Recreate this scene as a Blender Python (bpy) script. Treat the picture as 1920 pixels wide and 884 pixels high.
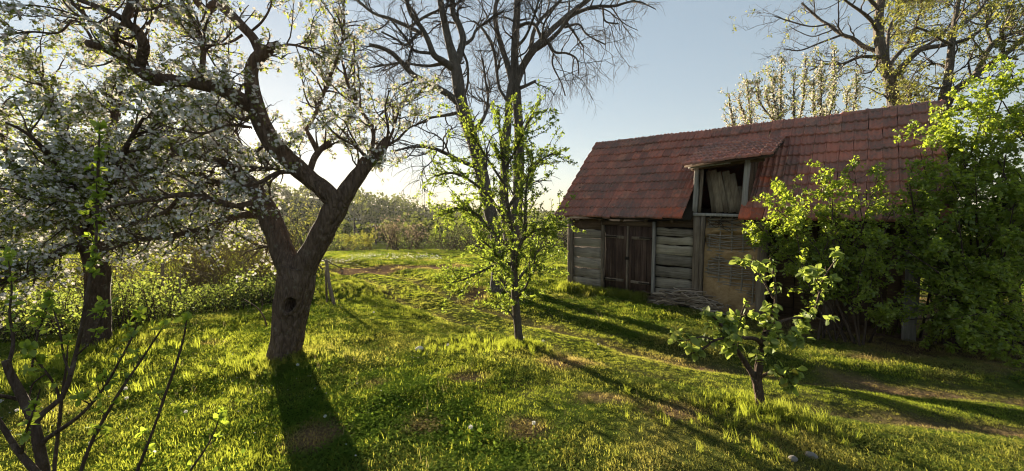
import bpy, math, random
import numpy as np
from mathutils import Vector, Matrix

sc = bpy.context.scene
for o in list(bpy.data.objects):
    bpy.data.objects.remove(o)

# ------------------------------------------------------------------ camera, sky, sun, exposure
F = 737.0                      # focal length in pixels of a 1920 wide frame (wide phone lens)
PITCH = math.radians(3.88)
EYE = 2.3                      # above the barn's footing; about 1.55 m above the ground underfoot
cam = bpy.data.cameras.new('Camera')
cam_o = bpy.data.objects.new('Camera', cam)
sc.collection.objects.link(cam_o)
sc.camera = cam_o
cam.sensor_width = 36.0
cam.lens = 36.0 * F / 1920.0
cam.clip_start = 0.05
cam.clip_end = 6000
cam_o.location = (0, 0, EYE)
cam_o.rotation_euler = (math.pi / 2 - PITCH, 0, 0)

SUN_AZ, SUN_EL = 33.4, 8.85    # degrees left of the view axis, degrees above the horizon
world = bpy.data.worlds.new('World')
sc.world = world
world.use_nodes = True
wn = world.node_tree
sky = wn.nodes.new('ShaderNodeTexSky')
sky.sky_type = 'NISHITA'
sky.sun_disc = False
sky.sun_elevation = math.radians(SUN_EL)
sky.sun_rotation = math.radians(-SUN_AZ)
sky.air_density = 1.0
sky.dust_density = 0.13
sky.ozone_density = 2.0
soft = wn.nodes.new('ShaderNodeGamma')            # hazy evening sky: softer contrast between the sun's side and the rest
soft.inputs[1].default_value = 0.43
wn.links.new(sky.outputs[0], soft.inputs[0])
wn.links.new(soft.outputs[0], wn.nodes['Background'].inputs[0])
wn.nodes['Background'].inputs[1].default_value = 0.093

sun = bpy.data.lights.new('sun_lamp', 'SUN')
sun.energy = 4.9
sun.angle = math.radians(0.55)
sun.color = (1.0, 0.85, 0.64)
sun_o = bpy.data.objects.new('sun_lamp', sun)
sc.collection.objects.link(sun_o)
sun_o.rotation_euler = (math.radians(90 - SUN_EL), 0, math.radians(180 + SUN_AZ))

vs = sc.view_settings
vs.view_transform = 'Standard'
vs.look = 'None'
vs.gamma = 1.0
vs.use_curve_mapping = False
vs.exposure = 2.12
sc.render.engine = 'CYCLES'
cy = sc.cycles
cy.use_denoising = True
cy.pixel_filter_type = 'BLACKMAN_HARRIS'
cy.filter_width = 1.1
cy.max_bounces = 6
cy.diffuse_bounces = 3
cy.glossy_bounces = 2
cy.transmission_bounces = 6
cy.transparent_max_bounces = 8
cy.volume_bounces = 0

# ------------------------------------------------------------------ projection helpers
SP, CP = math.sin(PITCH), math.cos(PITCH)
def ray(u, v):
    a = (u - 960) / F
    b = (442 - v) / F
    return np.array([a, CP + b * SP, b * CP - SP])
def at(u, v, Y):
    d = ray(u, v)
    return np.array([0, 0, EYE]) + d * (Y / d[1])
def atz(u, v, z):
    d = ray(u, v)
    return np.array([0, 0, EYE]) + d * ((z - EYE) / d[2])

# ------------------------------------------------------------------ object helpers
COL = sc.collection
def tag(o, label=None, cat=None, group=None, kind=None):
    if label: o['label'] = label
    if cat: o['category'] = cat
    if group: o['group'] = group
    if kind: o['kind'] = kind
    return o
def empty(name, loc, label=None, cat=None, group=None):
    o = bpy.data.objects.new(name, None)
    o.location = loc
    o.empty_display_size = 0.2
    COL.objects.link(o)
    tag(o, label, cat, group)
    return o
def link(name, me, mat=None, parent=None, smooth=False):
    """mesh object; with a parent whose vertices are given in world space pass local=False via world_child"""
    o = bpy.data.objects.new(name, me)
    COL.objects.link(o)
    if mat is not None and len(me.materials) == 0:
        me.materials.append(mat)
    if parent is not None:
        o.parent = parent
    if smooth and len(me.polygons):
        me.polygons.foreach_set('use_smooth', np.ones(len(me.polygons), dtype=bool))
    return o
def np_mesh(name, V, faces):
    """faces: list of int arrays (n,3) / (n,4)"""
    me = bpy.data.meshes.new(name)
    V = np.asarray(V, dtype=np.float32)
    faces = [np.asarray(f, dtype=np.int32) for f in faces if len(f)]
    me.vertices.add(len(V))
    me.vertices.foreach_set('co', V.ravel())
    nl = sum(f.size for f in faces)
    npoly = sum(len(f) for f in faces)
    me.loops.add(nl)
    me.loops.foreach_set('vertex_index', np.concatenate([f.ravel() for f in faces]))
    me.polygons.add(npoly)
    tot = np.concatenate([np.full(len(f), f.shape[1], dtype=np.int32) for f in faces])
    start = np.concatenate([[0], np.cumsum(tot)[:-1]]).astype(np.int32)
    me.polygons.foreach_set('loop_start', start)
    me.update(calc_edges=True)
    me.validate()
    return me
class Geo:
    """collects vertex / face arrays"""
    def __init__(s):
        s.V, s.Q, s.T, s.n = [], [], [], 0
    def add(s, V, Q=None, T=None):
        V = np.asarray(V, dtype=float).reshape(-1, 3)
        if Q is not None and len(Q): s.Q.append(np.asarray(Q) + s.n)
        if T is not None and len(T): s.T.append(np.asarray(T) + s.n)
        s.V.append(V)
        s.n += len(V)
    def build(s, name, mat, parent=None, smooth=False, origin=None):
        V = np.concatenate(s.V)
        if origin is not None:
            V = V - np.asarray(origin)
        fs = []
        if s.Q: fs.append(np.concatenate(s.Q))
        if s.T: fs.append(np.concatenate(s.T))
        return link(name, np_mesh(name, V, fs), mat, parent, smooth)

def unit(v):
    return v / np.maximum(np.linalg.norm(v, axis=-1, keepdims=True), 1e-9)

def tubes(geo, P, R, sides=6, cap=False, wob=0.0, flat=None):
    """P (N,K,3), R (N,K): N tubes of K rings each"""
    N, K, _ = P.shape
    if N == 0: return
    T = np.empty_like(P)
    T[:, 1:-1] = P[:, 2:] - P[:, :-2]
    T[:, 0] = P[:, 1] - P[:, 0]
    T[:, -1] = P[:, -1] - P[:, -2]
    T = unit(T)
    mean = unit(P[:, -1] - P[:, 0])
    ref = np.where(np.abs(mean[:, 2:3]) > 0.8, np.array([[1., 0.1, 0.]]), np.array([[0., 0.1, 1.]]))
    A = np.repeat(ref[:, None, :], K, 1)
    A = unit(A - (A * T).sum(-1, keepdims=True) * T)
    B = np.cross(T, A)
    th = np.linspace(0, 2 * math.pi, sides, endpoint=False)
    ring = A[:, :, None, :] * np.cos(th)[None, None, :, None] + B[:, :, None, :] * np.sin(th)[None, None, :, None]
    V = P[:, :, None, :] + ring * R[:, :, None, None]
    if wob > 0:
        W = V.reshape(-1, 3)
        n = vnoise(W * 7.0) * 0.5 + vnoise(W * np.array([19., 19., 6.]) + 9.1) * 0.65 + 0.35 * vnoise(W * np.array([45., 45., 14.]) + 3.)
        V = V + ring * (R[:, :, None] * n.reshape(N, K, sides) * wob)[..., None]
    idx = np.arange(N * K * sides).reshape(N, K, sides)
    a = idx[:, :-1, :]
    b = np.roll(a, -1, axis=2)
    d = idx[:, 1:, :]
    c = np.roll(d, -1, axis=2)
    Q = np.stack([a, b, c, d], -1).reshape(-1, 4)
    geo.add(V.reshape(-1, 3), Q)
    if cap:
        for i in range(N):
            base = V[i, -1]
            cen = P[i, -1] + T[i, -1] * R[i, -1] * 0.15
            VV = np.concatenate([base, cen[None]])
            tt = [(k, (k + 1) % sides, sides) for k in range(sides)]
            geo.add(VV, None, tt)

def vnoise(p):
    """smooth pseudo noise in about -1..1 from sums of rotated sines"""
    x, y, z = p[..., 0], p[..., 1], p[..., 2]
    return (np.sin(x * 1.0 + 1.7 * np.sin(y * 0.7 + z * 0.3)) * 0.5 + np.sin(y * 1.3 + 1.3 * np.sin(z * 0.9 - x * 0.5) + 2.1) * 0.35
            + np.sin(z * 1.1 + 1.5 * np.sin(x * 0.8 + y * 0.6) + 4.2) * 0.35)

def smooth_line(pts, K):
    """Catmull-Rom through control points (n,d) sampled to K points by arc length"""
    p = np.asarray(pts, dtype=float)
    if len(p) == 2:
        t = np.linspace(0, 1, K)[:, None]
        return p[0] * (1 - t) + p[1] * t
    ext = np.concatenate([[2 * p[0] - p[1]], p, [2 * p[-1] - p[-2]]])
    out = []
    for i in range(len(p) - 1):
        p0, p1, p2, p3 = ext[i:i + 4]
        t = np.linspace(0, 1, 9)[:-1, None]
        out.append(0.5 * (2 * p1 + (p2 - p0) * t + (2 * p0 - 5 * p1 + 4 * p2 - p3) * t ** 2 + (3 * p1 - p0 - 3 * p2 + p3) * t ** 3))
    out = np.concatenate(out + [p[-1:]])
    s = np.concatenate([[0], np.cumsum(np.linalg.norm(np.diff(out[:, :3], axis=0), axis=1))])
    q = np.linspace(0, s[-1], K)
    return np.stack([np.interp(q, s, out[:, k]) for k in range(out.shape[1])], 1)

def limb(ctrl, Y0, K=14):
    """ctrl rows (u, v, width_px[, dY]) -> centre line and radii in metres"""
    rows = []
    for c in ctrl:
        Y = Y0 + (c[3] if len(c) > 3 else 0.0)
        p = at(c[0], c[1], Y)
        rows.append([*p, max(c[2], 1.2) * Y / F / 2])
    s = smooth_line(rows, K)
    return s[:, :3], np.maximum(s[:, 3], 0.002)

def spawn(rng, P, R, M, L, ang=(0.5, 1.1), K=6, curl=0.2, bias=(0, 0, 0), t0=0.2, t1=1.0, rr=0.55, rmax=0.02, rmin=0.0025, wt=None, shrink=0.4):
    """M child branches on parents P (N,K0,3), R (N,K0)"""
    N, K0, _ = P.shape
    ln = np.linalg.norm(np.diff(P, axis=1), axis=2).sum(1)
    w = ln if wt is None else ln * wt
    i = rng.choice(N, M, p=w / w.sum())
    t = rng.uniform(t0, t1, M)
    f = t * (K0 - 1)
    k = np.minimum(f.astype(int), K0 - 2)
    fr = (f - k)[:, None]
    pos = P[i, k] * (1 - fr) + P[i, k + 1] * fr
    tan = unit(P[i, k + 1] - P[i, k])
    r = R[i, k] * (1 - fr[:, 0]) + R[i, k + 1] * fr[:, 0]
    rnd = rng.normal(size=(M, 3))
    perp = unit(rnd - (rnd * tan).sum(1, keepdims=True) * tan)
    a = rng.uniform(*ang, M)[:, None]
    d = tan * np.cos(a) + perp * np.sin(a)
    length = rng.uniform(*L, M) * (1 - shrink * t)
    out = np.empty((M, K, 3))
    out[:, 0] = pos
    b = np.asarray(bias, dtype=float)
    for s in range(1, K):
        d = unit(d + rng.normal(0, curl, (M, 3)) + b)
        out[:, s] = out[:, s - 1] + d * (length / (K - 1))[:, None]
    r0 = np.clip(r * rr, rmin, rmax)
    R2 = r0[:, None] * np.linspace(1, 0.35, K)[None]
    return out, np.maximum(R2, rmin * 0.6)

def sites(rng, P, M, t0=0.15, t1=1.0, wt=None):
    N, K0, _ = P.shape
    ln = np.linalg.norm(np.diff(P, axis=1), axis=2).sum(1)
    if wt is not None: ln = ln * wt
    i = rng.choice(N, M, p=ln / ln.sum())
    f = rng.uniform(t0, t1, M) * (K0 - 1)
    k = np.minimum(f.astype(int), K0 - 2)
    fr = (f - k)[:, None]
    return P[i, k] * (1 - fr) + P[i, k + 1] * fr, unit(P[i, k + 1] - P[i, k])

def proj(p):
    x, y, z = p[..., 0], p[..., 1], p[..., 2] - EYE
    dep = y * CP - z * SP
    return 960 + F * x / dep, 442 - F * (y * SP + z * CP) / dep
def off_sun(P, r=17.0):
    """branches that leave the low sun a gap to shine through"""
    u, v = proj(P)
    return (np.hypot(u - 467, v - 252) > r).reshape(len(P), -1).all(1)

# leaf / petal templates: axis = +Y, normal = +Z
LEAF4 = (np.array([[0, 0, 0], [.32, .45, .10], [0, .5, -.02], [-.32, .45, .10], [0, 1, -.05]]), None,
         np.array([[0, 1, 2], [0, 2, 3], [2, 1, 4], [2, 4, 3]]))
_y = np.array([0.0, .12, .35, .62, .85, 1.0])
_w = np.array([.02, .17, .30, .29, .16, .0])
_V = []
for yy, ww in zip(_y, _w):
    dz = -.12 * yy * yy
    _V += [[-ww, yy, ww * .35 + dz], [0, yy, dz], [ww, yy, ww * .35 + dz]]
_Q = []
for k in range(5):
    b = 3 * k
    _Q += [[b, b + 1, b + 4, b + 3], [b + 1, b + 2, b + 5, b + 4]]
LEAF12 = (np.array(_V), np.array(_Q), None)
_V, _Q = [[0, 0, 0]], []
for k in range(5):
    a = 2 * math.pi * k / 5
    c, s = math.cos(a), math.sin(a)
    for (rr_, ww, zz) in ((.30, -.26, .10), (.62, -.0, .16), (.30, .26, .10)):
        pass
    pts = [(.45, -.36, .18), (1.0, 0, .30), (.45, .36, .18)]
    b = len(_V)
    for (r_, w_, z_) in pts:
        _V.append([r_ * c - w_ * s, r_ * s + w_ * c, z_])
    _Q.append([0, b, b + 1, b + 2])
FLOWER = (np.array(_V), np.array(_Q), None)

def scatter(geo, tmpl, pos, axis, nrm, size, wid=None):
    V, Q, T = tmpl
    axis = unit(axis)
    nrm = unit(nrm - (nrm * axis).sum(1, keepdims=True) * axis)
    side = np.cross(axis, nrm)
    sx = size if wid is None else size * wid
    W = (pos[:, None, :] + side[:, None, :] * (V[None, :, 0:1] * sx[:, None, None])
         + axis[:, None, :] * (V[None, :, 1:2] * size[:, None, None])
         + nrm[:, None, :] * (V[None, :, 2:3] * size[:, None, None]))
    N, k = len(pos), len(V)
    off = (np.arange(N) * k)[:, None, None]
    geo.add(W.reshape(-1, 3), None if Q is None else (Q[None] + off).reshape(-1, Q.shape[1]),
            None if T is None else (T[None] + off).reshape(-1, 3))

def leaves_on(rng, geo, pos, tan, size, tmpl=LEAF4, spread=0.9, droop=-0.1, wid=None, jitter=0.0):
    M = len(pos)
    ax = unit(tan * (1 - spread) + rng.normal(0, 1, (M, 3)) * spread + np.array([0, 0, droop]))
    nr = rng.normal(0, 0.6, (M, 3)) + np.array([0, 0, 0.9])
    scatter(geo, tmpl, pos + rng.normal(0, 1, (M, 3)) * jitter, ax, nr, rng.uniform(size[0], size[1], M), wid)

# ------------------------------------------------------------------ materials
class NT:
    def __init__(s, name):
        s.m = bpy.data.materials.new(name)
        s.m.use_nodes = True
        s.t = s.m.node_tree
        for n in list(s.t.nodes): s.t.nodes.remove(n)
        s.out = s.t.nodes.new('ShaderNodeOutputMaterial')
    def n(s, typ, **kw):
        nd = s.t.nodes.new('ShaderNode' + typ)
        for k, v in kw.items():
            if k in nd.inputs.keys() if False else False: pass
            setattr(nd, k, v)
        return nd
    def l(s, a, b): s.t.links.new(a, b)
    def noise(s, scale, detail=4, rough=.55, vec=None, dim='3D'):
        nd = s.n('TexNoise')
        nd.inputs['Scale'].default_value = scale
        nd.inputs['Detail'].default_value = detail
        nd.inputs['Roughness'].default_value = rough
        if vec is not None: s.l(vec, nd.inputs['Vector'])
        return nd.outputs['Fac']
    def ramp(s, fac, stops):
        nd = s.n('ValToRGB')
        els = nd.color_ramp.elements
        while len(els) < len(stops): els.new(0.5)
        for e, (p, c) in zip(els, stops):
            e.position = p
            e.color = (*c, 1) if len(c) == 3 else c
        s.l(fac, nd.inputs[0])
        return nd.outputs[0]
    def mix(s, fac, a, b, mode='MIX'):
        nd = s.n('Mix', data_type='RGBA', blend_type=mode)
        for inp, val in ((nd.inputs[0], fac), (nd.inputs[6], a), (nd.inputs[7], b)):
            if isinstance(val, (int, float)): inp.default_value = val
            elif isinstance(val, tuple): inp.default_value = (*val, 1) if len(val) == 3 else val
            else: s.l(val, inp)
        return nd.outputs[2]
    def math(s, op, a, b=0.0):
        nd = s.n('Math', operation=op)
        for inp, val in ((nd.inputs[0], a), (nd.inputs[1], b)):
            if isinstance(val, (int, float)): inp.default_value = val
            else: s.l(val, inp)
        return nd.outputs[0]
    def mapping(s, vec, scale=(1, 1, 1), loc=None):
        nd = s.n('Mapping')
        s.l(vec, nd.inputs[0])
        nd.inputs['Scale'].default_value = scale
        if loc is not None: s.l(loc, nd.inputs['Location'])
        return nd.outputs[0]
    def pos(s): return s.n('NewGeometry').outputs['Position']
    def obj(s): return s.n('TexCoord').outputs['Object']
    def rnd(s):
        a = s.n('ObjectInfo').outputs['Random']
        return a
    def isl(s): return s.n('NewGeometry').outputs['Random Per Island']
    def bump(s, h, strength=.5, dist=.02):
        nd = s.n('Bump')
        nd.inputs['Strength'].default_value = strength
        nd.inputs['Distance'].default_value = dist
        s.l(h, nd.inputs['Height'])
        return nd.outputs[0]
    def principled(s, col, rough=.8, bump=None, spec=.3):
        b = s.n('BsdfPrincipled')
        if isinstance(col, tuple): b.inputs['Base Color'].default_value = (*col, 1)
        else: s.l(col, b.inputs['Base Color'])
        if isinstance(rough, (int, float)): b.inputs['Roughness'].default_value = rough
        else: s.l(rough, b.inputs['Roughness'])
        b.inputs['Specular IOR Level'].default_value = spec
        if bump is not None: s.l(bump, b.inputs['Normal'])
        s.l(b.outputs[0], s.out.inputs[0])
        return s.m

def leaf_mat(name, stops, trans=(.30, .36, .05), tf=.5, gloss=.04, wvar=None, rough=.5, tmul=(3.0, 3.0, 2.2)):
    """thin leaf: reflecting + transmitting; colour varies leaf by leaf"""
    k = NT(name)
    fac = k.isl()
    col = k.ramp(fac, stops)
    if wvar is not None:
        col = k.mix(k.math('MULTIPLY', k.noise(wvar[0], 2, vec=k.pos()), wvar[2]), col, wvar[1])
    d = k.n('BsdfDiffuse'); k.l(col, d.inputs[0])
    t = k.n('BsdfTranslucent')
    k.l(k.mix(.45, trans, k.mix(1.0, col, tmul, 'MULTIPLY')), t.inputs[0])
    m1 = k.n('MixShader'); m1.inputs[0].default_value = tf
    k.l(d.outputs[0], m1.inputs[1]); k.l(t.outputs[0], m1.inputs[2])
    g = k.n('BsdfGlossy'); g.inputs['Roughness'].default_value = rough
    g.inputs[0].default_value = (.8, .85, .7, 1)
    m2 = k.n('MixShader'); m2.inputs[0].default_value = gloss
    k.l(m1.outputs[0], m2.inputs[1]); k.l(g.outputs[0], m2.inputs[2])
    k.l(m2.outputs[0], k.out.inputs[0])
    return k.m

def bark_mat(name, c1, c2, c3, scale=1.0, bump=.8):
    k = NT(name)
    p = k.pos()
    pm = k.mapping(p, (scale, scale, scale * .3))
    n1 = k.noise(26, 5, .65, pm)
    n2 = k.noise(5, 3, .5, p)
    v = k.n('TexVoronoi', feature='DISTANCE_TO_EDGE'); v.inputs['Scale'].default_value = 22
    k.l(pm, v.inputs['Vector'])
    col = k.mix(k.math('MULTIPLY', n2, .9), k.ramp(n1, [(.3, c1), (.65, c2)]), c3)
    lich = k.ramp(k.noise(14, 4, .6, p), [(.60, (0, 0, 0)), (.68, (1, 1, 1))])
    col = k.mix(k.math('MULTIPLY', lich, .45), col, (.22, .21, .16))
    h = k.math('ADD', k.math('MULTIPLY', v.outputs['Distance'], 1.6), n1)
    return k.principled(col, .9, k.bump(h, bump, .05), .15)

M = {}
M['bark_apple'] = bark_mat('bark_apple', (.045, .030, .022), (.22, .155, .115), (.12, .08, .058), 1.0, 1.0)
M['bark_dark'] = bark_mat('bark_dark', (.035, .024, .018), (.13, .09, .066), (.07, .048, .036))
M['bark_walnut'] = bark_mat('bark_walnut', (.045, .038, .032), (.17, .145, .12), (.10, .085, .07), .5)
M['bark_young'] = bark_mat('bark_young', (.045, .038, .03), (.13, .105, .08), (.08, .065, .05), 1.5, .4)
M['twig_grey'] = NT('twig_grey').principled((.085, .07, .058), .85, None, .15)
M['twig_brown'] = NT('twig_brown').principled((.06, .042, .032), .85, None, .15)
M['twig_straw'] = NT('twig_straw').principled((.17, .125, .06), .85, None, .15)
M['leaf_spring'] = leaf_mat('leaf_spring', [(0, (.045, .08, .012)), (.5, (.085, .125, .02)), (1, (.16, .18, .04))], (.38, .46, .04), .52)
M['leaf_apple'] = leaf_mat('leaf_apple', [(0, (.065, .085, .02)), (.6, (.10, .12, .028)), (1, (.14, .145, .045))], (.32, .36, .05))
M['leaf_shrub'] = leaf_mat('leaf_shrub', [(0, (.07, .11, .016)), (.6, (.12, .17, .022)), (1, (.19, .22, .035))], (.50, .58, .04), .52)
M['leaf_quince'] = leaf_mat('leaf_quince', [(0, (.10, .14, .035)), (.8, (.155, .195, .055)), (.97, (.20, .22, .06)), (1, (.45, .33, .06))], (.46, .54, .08), .46, .025)
M['leaf_young'] = leaf_mat('leaf_young', [(0, (.09, .14, .018)), (1, (.15, .20, .03))], (.46, .56, .04), .55)
M['leaf_bramble'] = leaf_mat('leaf_bramble', [(0, (.05, .075, .016)), (.7, (.085, .115, .024)), (1, (.16, .145, .05))], (.32, .38, .05))
M['leaf_willow'] = leaf_mat('leaf_willow', [(0, (.08, .10, .015)), (1, (.17, .16, .03))], (.42, .40, .05), .5)
M['leaf_catkin'] = leaf_mat('leaf_catkin', [(0, (.09, .11, .02)), (.6, (.15, .15, .03)), (1, (.26, .23, .08))], (.36, .36, .07), .45)
M['leaf_pink'] = leaf_mat('leaf_pink', [(0, (.12, .085, .055)), (1, (.22, .17, .11))], (.40, .30, .18), .5, tmul=(1.5, 1.5, 1.4))
M['petal'] = leaf_mat('petal', [(0, (.64, .62, .60)), (.85, (.80, .79, .78)), (1, (.76, .60, .60))], (.42, .40, .35), .36, .0, tmul=(.85, .85, .8))
M['petal_plum'] = leaf_mat('petal_plum', [(0, (.55, .50, .40)), (1, (.72, .68, .58))], (.60, .55, .42), .42, .02, tmul=(.9, .9, .85))
M['leaf_wood'] = leaf_mat('leaf_wood', [(0, (.035, .06, .012)), (.6, (.075, .10, .018)), (1, (.13, .135, .025))], (.24, .25, .03), .28, .0, (.05, (.022, .04, .012), 1.1))

def grass_mat(name, stops, dry, trans, tf=.5, dryness=1.0):
    k = NT(name)
    p = k.pos()
    col = k.ramp(k.isl(), stops)
    big = k.ramp(k.noise(.55, 4, .6, p), [(.50, (0, 0, 0)), (.68, (1, 1, 1))])
    att = k.n('Attribute', attribute_type='INSTANCER', attribute_name='dry').outputs['Fac']
    f = k.math('MINIMUM', k.math('ADD', k.math('MULTIPLY', big, .45 * dryness), att), 1.0)
    col = k.mix(f, col, dry)
    d = k.n('BsdfDiffuse'); k.l(col, d.inputs[0])
    t = k.n('BsdfTranslucent')
    k.l(k.mix(k.math('MULTIPLY', f, .8), trans, (dry[0] * 2.2, dry[1] * 2.1, dry[2] * 1.6)), t.inputs[0])
    m1 = k.n('MixShader'); m1.inputs[0].default_value = tf
    k.l(d.outputs[0], m1.inputs[1]); k.l(t.outputs[0], m1.inputs[2])
    g = k.n('BsdfGlossy'); g.inputs['Roughness'].default_value = .4
    g.inputs[0].default_value = (.8, .8, .6, 1)
    m2 = k.n('MixShader'); m2.inputs[0].default_value = .0
    k.l(m1.outputs[0], m2.inputs[1]); k.l(g.outputs[0], m2.inputs[2])
    k.l(m2.outputs[0], k.out.inputs[0])
    return k.m
M['grass'] = grass_mat('grass', [(0, (.05, .09, .018)), (.5, (.075, .12, .022)), (1, (.13, .15, .035))], (.26, .20, .085), (.46, .52, .05))
M['clover'] = grass_mat('clover', [(0, (.04, .08, .012)), (1, (.08, .125, .02))], (.18, .145, .065), (.30, .44, .05), .45, .5)

M['straw'] = leaf_mat('straw', [(0, (.22, .17, .08)), (1, (.36, .29, .15))], (.4, .33, .16), .4, .0, tmul=(1.1, 1.1, 1.1))

def ground_mat():
    k = NT('ground_soil_and_moss')
    p = k.pos()
    n1 = k.noise(1.3, 5, .6, p)
    n2 = k.noise(14, 5, .65, p)
    green = k.ramp(n2, [(.3, (.022, .032, .008)), (.7, (.055, .075, .014))])
    green = k.mix(k.ramp(n1, [(.45, (0, 0, 0)), (.7, (.7, .7, .7))]), green, (.095, .085, .03))
    soil = k.ramp(k.noise(22, 6, .7, p), [(.3, (.075, .045, .026)), (.7, (.20, .13, .08))])
    a = k.n('Attribute', attribute_name='dirt').outputs['Fac']
    ff = k.math('MULTIPLY', a, 1.0)
    col = k.mix(ff, green, soil)
    return k.principled(col, .95, k.bump(n2, .7, .05), .0)
M['ground'] = ground_mat()

def wood_mat(name, axis, c1, c2, c3, var=.5, rough=.85):
    k = NT(name)
    o = k.obj()
    r = k.rnd()
    off = k.n('CombineXYZ')
    for i in range(3): k.l(k.math('MULTIPLY', r, 37.0 + 11 * i), off.inputs[i])
    sc_ = [14, 14, 14]; sc_['xyz'.index(axis)] = .7
    v = k.mapping(o, tuple(sc_), off.outputs[0])
    n1 = k.noise(2.2, 6, .65, v)
    n2 = k.noise(1.1, 4, .6, k.mapping(o, (1.4, 1.4, 1.4), off.outputs[0]))
    col = k.ramp(n1, [(.28, c1), (.5, c2), (.75, c3)])
    col = k.mix(k.ramp(n2, [(.35, (0, 0, 0)), (.75, (.75, .75, .75))]), col, c1)
    br = k.math('ADD', 1 - var * .5, k.math('MULTIPLY', r, var))
    h = k.n('HueSaturation'); k.l(col, h.inputs['Color']); k.l(br, h.inputs['Value'])
    return k.principled(h.outputs[0], rough, k.bump(n1, .6, .012), .15)
M['plank'] = wood_mat('weathered_plank', 'x', (.10, .083, .065), (.29, .25, .20), (.43, .385, .31), .6)
M['plank_pale'] = wood_mat('pale_plank', 'x', (.20, .165, .12), (.42, .365, .275), (.56, .50, .40), .3)
M['plank_brown'] = wood_mat('brown_beam', 'x', (.05, .032, .022), (.13, .085, .055), (.20, .14, .09), .6)
M['post'] = wood_mat('post_wood', 'z', (.08, .058, .042), (.20, .155, .115), (.32, .26, .195), .5)
M['door'] = wood_mat('door_wood', 'z', (.026, .015, .012), (.07, .043, .033), (.12, .08, .06), .8)
M['hatch'] = wood_mat('hatch_wood', 'z', (.085, .064, .044), (.21, .165, .115), (.31, .25, .18), .5)
M['grey_wood'] = wood_mat('grey_wood', 'z', (.15, .14, .125), (.33, .30, .27), (.46, .43, .385), .4)

def tile_mat(name, base, hi):
    k = NT(name)
    p = k.pos()
    r = k.rnd(); i = k.isl()
    r = k.math('FRACT', k.math('ADD', r, k.math('MULTIPLY', i, .999)))
    col = k.ramp(r, [(0, (base[0] * .75, base[1] * .75, base[2] * .78)), (.45, base), (.85, (base[0] * 1.25, base[1] * 1.15, base[2] * 1.1)), (1, hi)])
    n = k.noise(9, 5, .65, p)
    big = k.noise(1.1, 3, .5, p)
    soot = k.ramp(k.math('ADD', k.math('MULTIPLY', n, .6), k.math('MULTIPLY', big, .5)), [(.44, (0, 0, 0)), (.66, (1, 1, 1))])
    col = k.mix(k.math('MULTIPLY', soot, .75), col, (.14, .115, .098))
    lich = k.ramp(k.noise(38, 4, .6, p), [(.60, (0, 0, 0)), (.68, (1, 1, 1))])
    col = k.mix(k.math('MULTIPLY', lich, .65), col, (.27, .26, .20))
    return k.principled(col, .8, k.bump(k.noise(60, 4, .7, p), .4, .006), .25)
M['tile'] = tile_mat('clay_tile', (.41, .155, .105), (.50, .22, .14))
M['tile_red'] = tile_mat('fresh_red_tile', (.52, .13, .06), (.56, .17, .08))
M['daub'] = (lambda k: k.principled(k.ramp(k.noise(7, 6, .65, k.pos()), [(.3, (.26, .16, .075)), (.7, (.46, .31, .165))]), .95, k.bump(k.noise(30, 6, .7, k.pos()), .8, .02), .1))(NT('clay_daub'))
M['rod'] = NT('wattle_rod').principled((.26, .22, .175), .85, None, .15)
M['concrete'] = (lambda k: k.principled(k.ramp(k.noise(8, 5, .6, k.pos()), [(.3, (.10, .085, .065)), (.7, (.22, .19, .15))]), .95, k.bump(k.noise(40, 4, .7, k.pos()), .5, .01), .1))(NT('old_concrete'))
M['dark_inside'] = NT('near_black').principled((.03, .024, .019), .95, None, .1)  # single near-black colour for inner walls, roof deck, loft floor, hinges and latch
M['stick'] = (lambda k: k.principled(k.ramp(k.rnd(), [(0, (.10, .07, .05)), (.5, (.24, .18, .13)), (1, (.42, .34, .27))]), .85, k.bump(k.noise(60, 4, .6, k.obj()), .4, .005), .15))(NT('dry_stick'))
M['stone'] = (lambda k: k.principled(k.ramp(k.noise(9, 5, .6, k.obj()), [(.3, (.60, .54, .42)), (.7, (.78, .72, .60))]), .9, k.bump(k.noise(30, 4, .7, k.obj()), .6, .01), .2))(NT('pale_stone'))
M['stone_grey'] = (lambda k: k.principled(k.ramp(k.noise(9, 5, .6, k.obj()), [(.3, (.14, .125, .11)), (.7, (.27, .25, .22))]), .9, k.bump(k.noise(30, 4, .7, k.obj()), .6, .01), .2))(NT('grey_stone'))
M['hill'] = (lambda k: k.principled(k.ramp(k.noise(.03, 4, .6, k.pos()), [(.3, (.035, .045, .012)), (.7, (.07, .08, .02))]), .95))(NT('hill_undergrowth'))
M['puff'] = leaf_mat('dandelion_puff', [(0, (.6, .6, .56)), (1, (.75, .75, .72))], (.6, .6, .55), .4, .0, tmul=(.9, .9, .9))
M['insulator'] = NT('insulator').principled((.35, .35, .33), .3)
M['pole'] = wood_mat('pole_wood', 'z', (.03, .025, .02), (.07, .06, .05), (.11, .095, .08), .3)
def sun_mat():
    k = NT('sun_glow')
    e = k.n('Emission'); e.inputs[0].default_value = (1, .90, .70, 1); e.inputs[1].default_value = 40
    tr = k.n('BsdfTransparent'); ad = k.n('AddShader')
    k.l(e.outputs[0], ad.inputs[0]); k.l(tr.outputs[0], ad.inputs[1])
    k.l(ad.outputs[0], k.out.inputs[0])
    return k.m
M['sun'] = sun_mat()

# ------------------------------------------------------------------ barn frame (needed by the ground too)
BC = atz(1068, 540, 0.0)
BANG = math.atan2(862, 737)
EX = np.array([math.sin(BANG), -math.cos(BANG), 0])
EY = np.array([math.cos(BANG), math.sin(BANG), 0])
def bw(x, y, z=0.0):
    return BC + EX * x + EY * y + np.array([0, 0, z])
def blocal(X, Y):
    dx, dy = X - BC[0], Y - BC[1]
    return dx * EX[0] + dy * EX[1], dx * EY[0] + dy * EY[1]

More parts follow.
